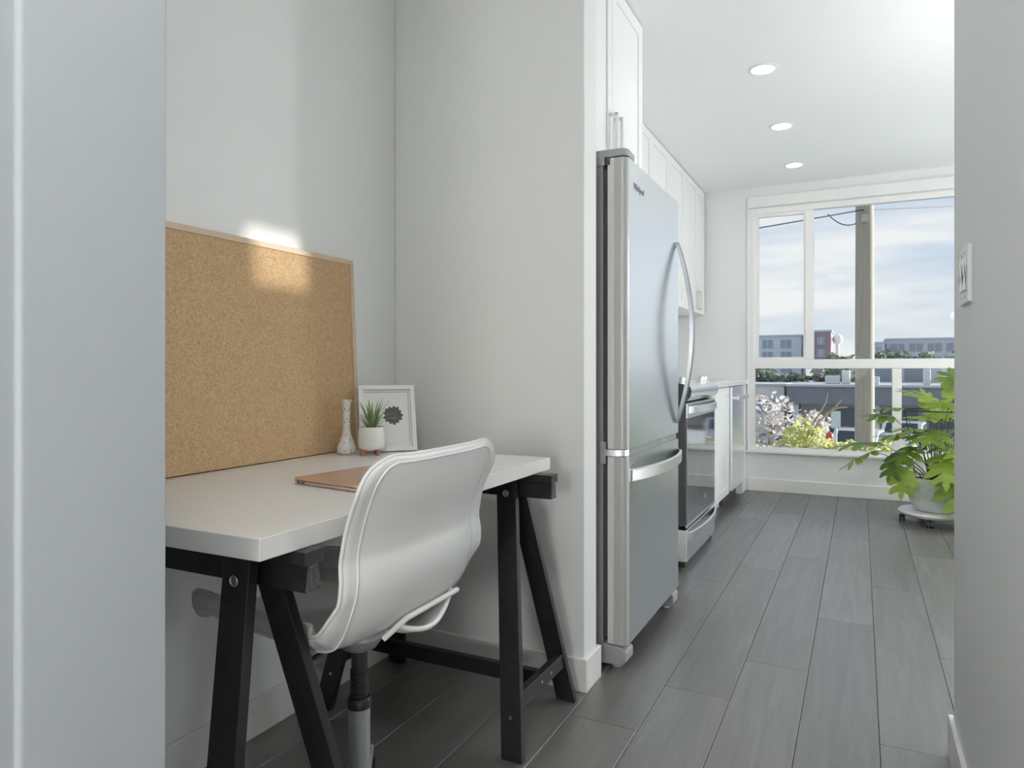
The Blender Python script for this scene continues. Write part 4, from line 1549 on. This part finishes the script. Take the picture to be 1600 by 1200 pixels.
def block(name, label, x0, x1, y, depth, ztop, m_, wins, cols, ww, wh):
    t = thing(name, label, 'building', ((x0 + x1) / 2, y, GZ))
    w = (x1 - x0) / 2
    MB().box(-w, w, 0, depth, 0, ztop - GZ).build('wall', m_, t)
    MB().box(-w - .2, w + .2, -.2, depth + .2, ztop - GZ, ztop - GZ + .35).build('parapet', 'apt_grey', t)
    for zz in wins:
        for c in cols:
            f = MB().box(c - ww / 2, c + ww / 2, -.1, 0, zz - GZ, zz + wh - GZ).build('window', 'far_window', t)
            MB().box(c - .08, c + .08, -.14, -.1, zz - GZ, zz + wh - GZ).build('window_bar', 'apt_grey', f)
    return t


block('apartment_block', 'pale blue-grey apartment block far off behind the left pane', -26, -10.9, 156, 14, 8.0, 'apt_blue', (.5, 3.1, 5.6), (-6, -2.6, 1.0, 4.6), 2.0, 1.7)
block('apartment_block', 'dark red apartment block far off beside the upright bar', -8.4, -5.2, 152, 12, 8.6, 'apt_red', (1.0, 3.6, 6.0), (-.2,), 1.5, 1.6)
block('apartment_block', 'long grey apartment block on the skyline at the right', 5.3, 34, 182, 16, 7.9, 'apt_grey', (2.2, 5.2), (-12, -8.4, -4.8, -1.2, 2.4, 6, 9.6), 2.6, 1.8)
block('apartment_block', 'small grey block standing against the left end of the long skyline block', 3.0, 5.0, 178, 10, 7.0, 'apt_grey', (3.0, 5.0), (-.3,), .9, 1.2)
tk = thing('water_tank', 'round white water tank beside the dark red block', 'tank', (-4.1, 156, GZ))
MB().lathe([(1.0 * math.sin(a * PI / 14) + .001, 10.2 - 1.0 * math.cos(a * PI / 14)) for a in range(15)], 24).build('tank', 'tank_white', tk, smooth=80)
MB().cyl((0, 0, 0), (0, 0, 9.3), .35, n=14).build('stem', 'tank_white', tk, smooth=40)


def foliage(n, rx, ry, rz, size, seed, shape='ball'):
    r = random.Random(seed)
    m = MB()
    for i in range(n):
        while True:
            p = Vector((r.uniform(-1, 1), r.uniform(-1, 1), r.uniform(-1, 1)))
            if .25 < p.length < 1:
                break
        lump = 1 + .22 * math.sin(7 * p.x + seed) * math.cos(6 * p.z + 2 * seed)
        c = Vector((p.x * rx * lump, p.y * ry * lump, p.z * rz * lump))
        a = Vector((r.gauss(0, 1), r.gauss(0, 1), r.gauss(0, .6))).normalized()
        b = a.cross(Vector((r.gauss(0, 1), r.gauss(0, 1), r.gauss(0, 1)))).normalized()
        s = size * r.uniform(.6, 1.3)
        m.add([c - a * s, c + b * s * .5, c + a * s, c - b * s * .5], [(0, 1, 2, 3)])
    return m


def tree(x, y, ztop, rx, rz, label, m_, seed, n=900, size=.35, cat='tree', group='trees beyond the street', name='tree'):
    t = thing(name, label, cat, (x, y, GZ), 0, group)
    zc = ztop - GZ - rz
    o = foliage(n, rx, rx, rz, size, seed).build('crown', m_, t)
    o.location = (0, 0, zc)
    MB().cyl((0, 0, 0), (0, 0, zc), .22, .1, n=10).build('trunk', 'bark', t, smooth=40)


TS = [(-13, 72, .9, 3.0, 1.9, 'leftmost dark tree behind the pale annex'), (-9.2, 74, 1.2, 2.6, 2.1, 'dark tree behind the annex roof, seen through the lower left pane'),
      (-5.8, 73, .8, 2.4, 1.9, 'dark tree behind the left end of the dark fascia'), (-2.6, 75, 1.3, 2.5, 2.2, 'dark tree just left of the utility pole'), (.8, 74, .9, 2.3, 1.9, 'dark tree hidden behind the utility pole'),
      (3.6, 120, 4.2, 3.4, 2.8, 'dark tree right of the pole below the skyline blocks'), (8.6, 122, 3.6, 3.6, 2.6, 'dark tree in front of the long skyline block'),
      (14.0, 121, 3.9, 3.8, 2.7, 'dark tree at the right end of the skyline'), (19.5, 122, 3.7, 3.8, 2.7, 'dark tree beyond the right edge of the skyline'),
      (-3.2, 130, 3.6, 3.0, 2.2, 'small pale green tree below the white tank'), (-15.5, 118, 2.6, 3.6, 2.4, 'dark tree in front of the blue-grey block')]
for i, (x, y, zt_, rx, rz, lab) in enumerate(TS):
    tree(x, y, zt_, rx, rz, lab, 'tree_dark' if i < 5 else 'hedge_green', 20 + i, 700, .42 if y < 100 else .6)

# shrubs close to the window
def shrub(x, y, ztop, r_, label, m_, seed, n=900, size=.05, rz=None):
    t = thing('shrub', label, 'shrub', (x, y, GZ), 0, 'shrubs below the window')
    rz = rz or r_ * .75
    o = foliage(n, r_, r_ * .8, rz, size, seed).build('foliage', m_, t)
    o.location = (0, 0, ztop - GZ - rz)
    for k in range(4):
        a = k * 1.7
        MB().tube([(0, 0, 0), (.1 * math.cos(a), .1 * math.sin(a), (ztop - GZ - rz) * .6), (.4 * r_ * math.cos(a), .4 * r_ * math.sin(a), ztop - GZ - rz)], [.03, .02, .01], 6).build('stem', 'bark', t, smooth=80)
    return t


s1 = shrub(-.78, 11.9, .22, .42, 'yellow-green shrub with bare branches right below the window', 'shrub_yellow', 5, 1100, .045, .42)
for p in ([(-.05, 0, 2.75), (.08, 0, 3.1), (.22, 0, 3.35), (.30, 0, 3.50), (.33, 0, 3.66)], [(0, 0, 2.8), (.2, .05, 3.2), (.42, .05, 3.42), (.52, .05, 3.55)], [(.3, .05, 3.32), (.45, .05, 3.42), (.6, .05, 3.44)]):
    MB().tube(p, [.022, .018, .014, .010, .006][:len(p)], 6).build('bare_branch', 'bark', s1, smooth=80)
shrub(-.25, 12.1, -.08, .36, 'yellow-green shrub low in the middle of the lower pane', 'shrub_yellow', 8, 800, .045)
shrub(-1.45, 12.0, -.22, .40, 'yellow-green shrub at the left corner of the lower pane', 'shrub_yellow', 9, 800, .045)
shrub(.45, 12.4, -.05, .40, 'yellow-green shrub right of the utility pole', 'shrub_yellow', 12, 800, .045)
tree(-3.2, 30, .1, 1.0, 1.3, 'pale blossoming tree by the car park on the left', 'pale_blossom', 61, 600, .14, group='small trees in the car park', name='small_tree')
tree(-1.75, 31, -.6, .75, .9, 'small pale blossoming tree behind the yellow shrub', 'pale_blossom', 64, 500, .12, group='small trees in the car park', name='small_tree')


# cars
def car(x, y, rz, m_, label, L=4.3, Hc_=1.45):
    t = thing('car', label, 'car', (x, y, GZ), rz, 'parked cars')
    W = 1.75
    prof = [(-L / 2, .35), (-L / 2 + .03, .75), (-L / 2 + .35, .88), (-.9, .95), (-.35, Hc_), (1.0, Hc_), (1.65, .98), (L / 2 - .1, .92), (L / 2, .7), (L / 2, .35), (L / 2 - .3, .22), (-L / 2 + .3, .22)]
    MB().prism(prof, lambda a, z: (a, -W / 2, z), lambda a, z: (a, W / 2, z)).build('body', m_, t, bevel=.07, seg=3)
    gp = [(-.80, .97), (-.32, Hc_ - .09), (.95, Hc_ - .09), (1.45, .97)]
    for s in (-1, 1):
        MB().prism(gp, lambda a, z: (a, s * (W / 2 - .02), z), lambda a, z: (a, s * (W / 2 + .012), z)).build('side_window', 'car_glass', t)
    MB().add([(-.88, -.72, .99), (-.88, .72, .99), (-.40, .66, Hc_ - .04), (-.40, -.66, Hc_ - .04), (-.92, -.72, 1.0), (-.92, .72, 1.0), (-.44, .66, Hc_ - .02), (-.44, -.66, Hc_ - .02)],
             [(0, 1, 2, 3), (4, 7, 6, 5), (0, 4, 5, 1), (1, 5, 6, 2), (2, 6, 7, 3), (3, 7, 4, 0)]).build('windscreen', 'car_glass', t)
    for ax in (-L / 2 + .8, L / 2 - .8):
        for s in (-1, 1):
            w_ = MB().cyl((ax, s * (W / 2 - .18), .31), (ax, s * (W / 2 + .02), .31), .31, n=20).build('wheel', 'tyre', t, smooth=40)
            MB().cyl((ax, s * (W / 2 + .01), .31), (ax, s * (W / 2 + .03), .31), .19, n=16).build('hub_cap', 'steel_light', w_, smooth=40)
    return t


car(-2.6, 38.5, math.radians(8), 'car_blue', 'dark blue parked car left of the utility pole')
car(-.1, 33.4, math.radians(80), 'car_white', 'white parked car right beside the utility pole')
car(1.9, 39.5, math.radians(80), 'car_white', 'white parked car behind the house plant')
car(-7.4, 39, math.radians(5), 'car_grey', 'silver grey parked car at the left of the car park')
car(4.9, 38, math.radians(80), 'car_grey', 'silver grey parked car at the right of the car park')
sg = thing('street_sign', 'pale green sign on a thin post in the car park', 'sign', (-.86, 30.2, GZ))
MB().cyl((0, 0, 0), (0, 0, 2.1), .05, n=10).build('post', 'sign_green', sg, smooth=40)
MB().box(-.17, .17, -.06, -.03, 1.75, 2.4).build('panel', 'sign_green', sg)
hy_ = thing('red_bollard', 'small red bollard standing near the blue car', 'bollard', (-1.02, 28.4, GZ))
MB().lathe([(.16, 0), (.16, .08), (.11, .12), (.11, 1.45), (.14, 1.5), (.12, 1.66), (.001, 1.74)], 16).build('post', 'hydrant_red', hy_, smooth=50)
MB().cyl((-.2, 0, 1.2), (.2, 0, 1.2), .06, n=10).build('cap', 'hydrant_red', hy_, smooth=40)
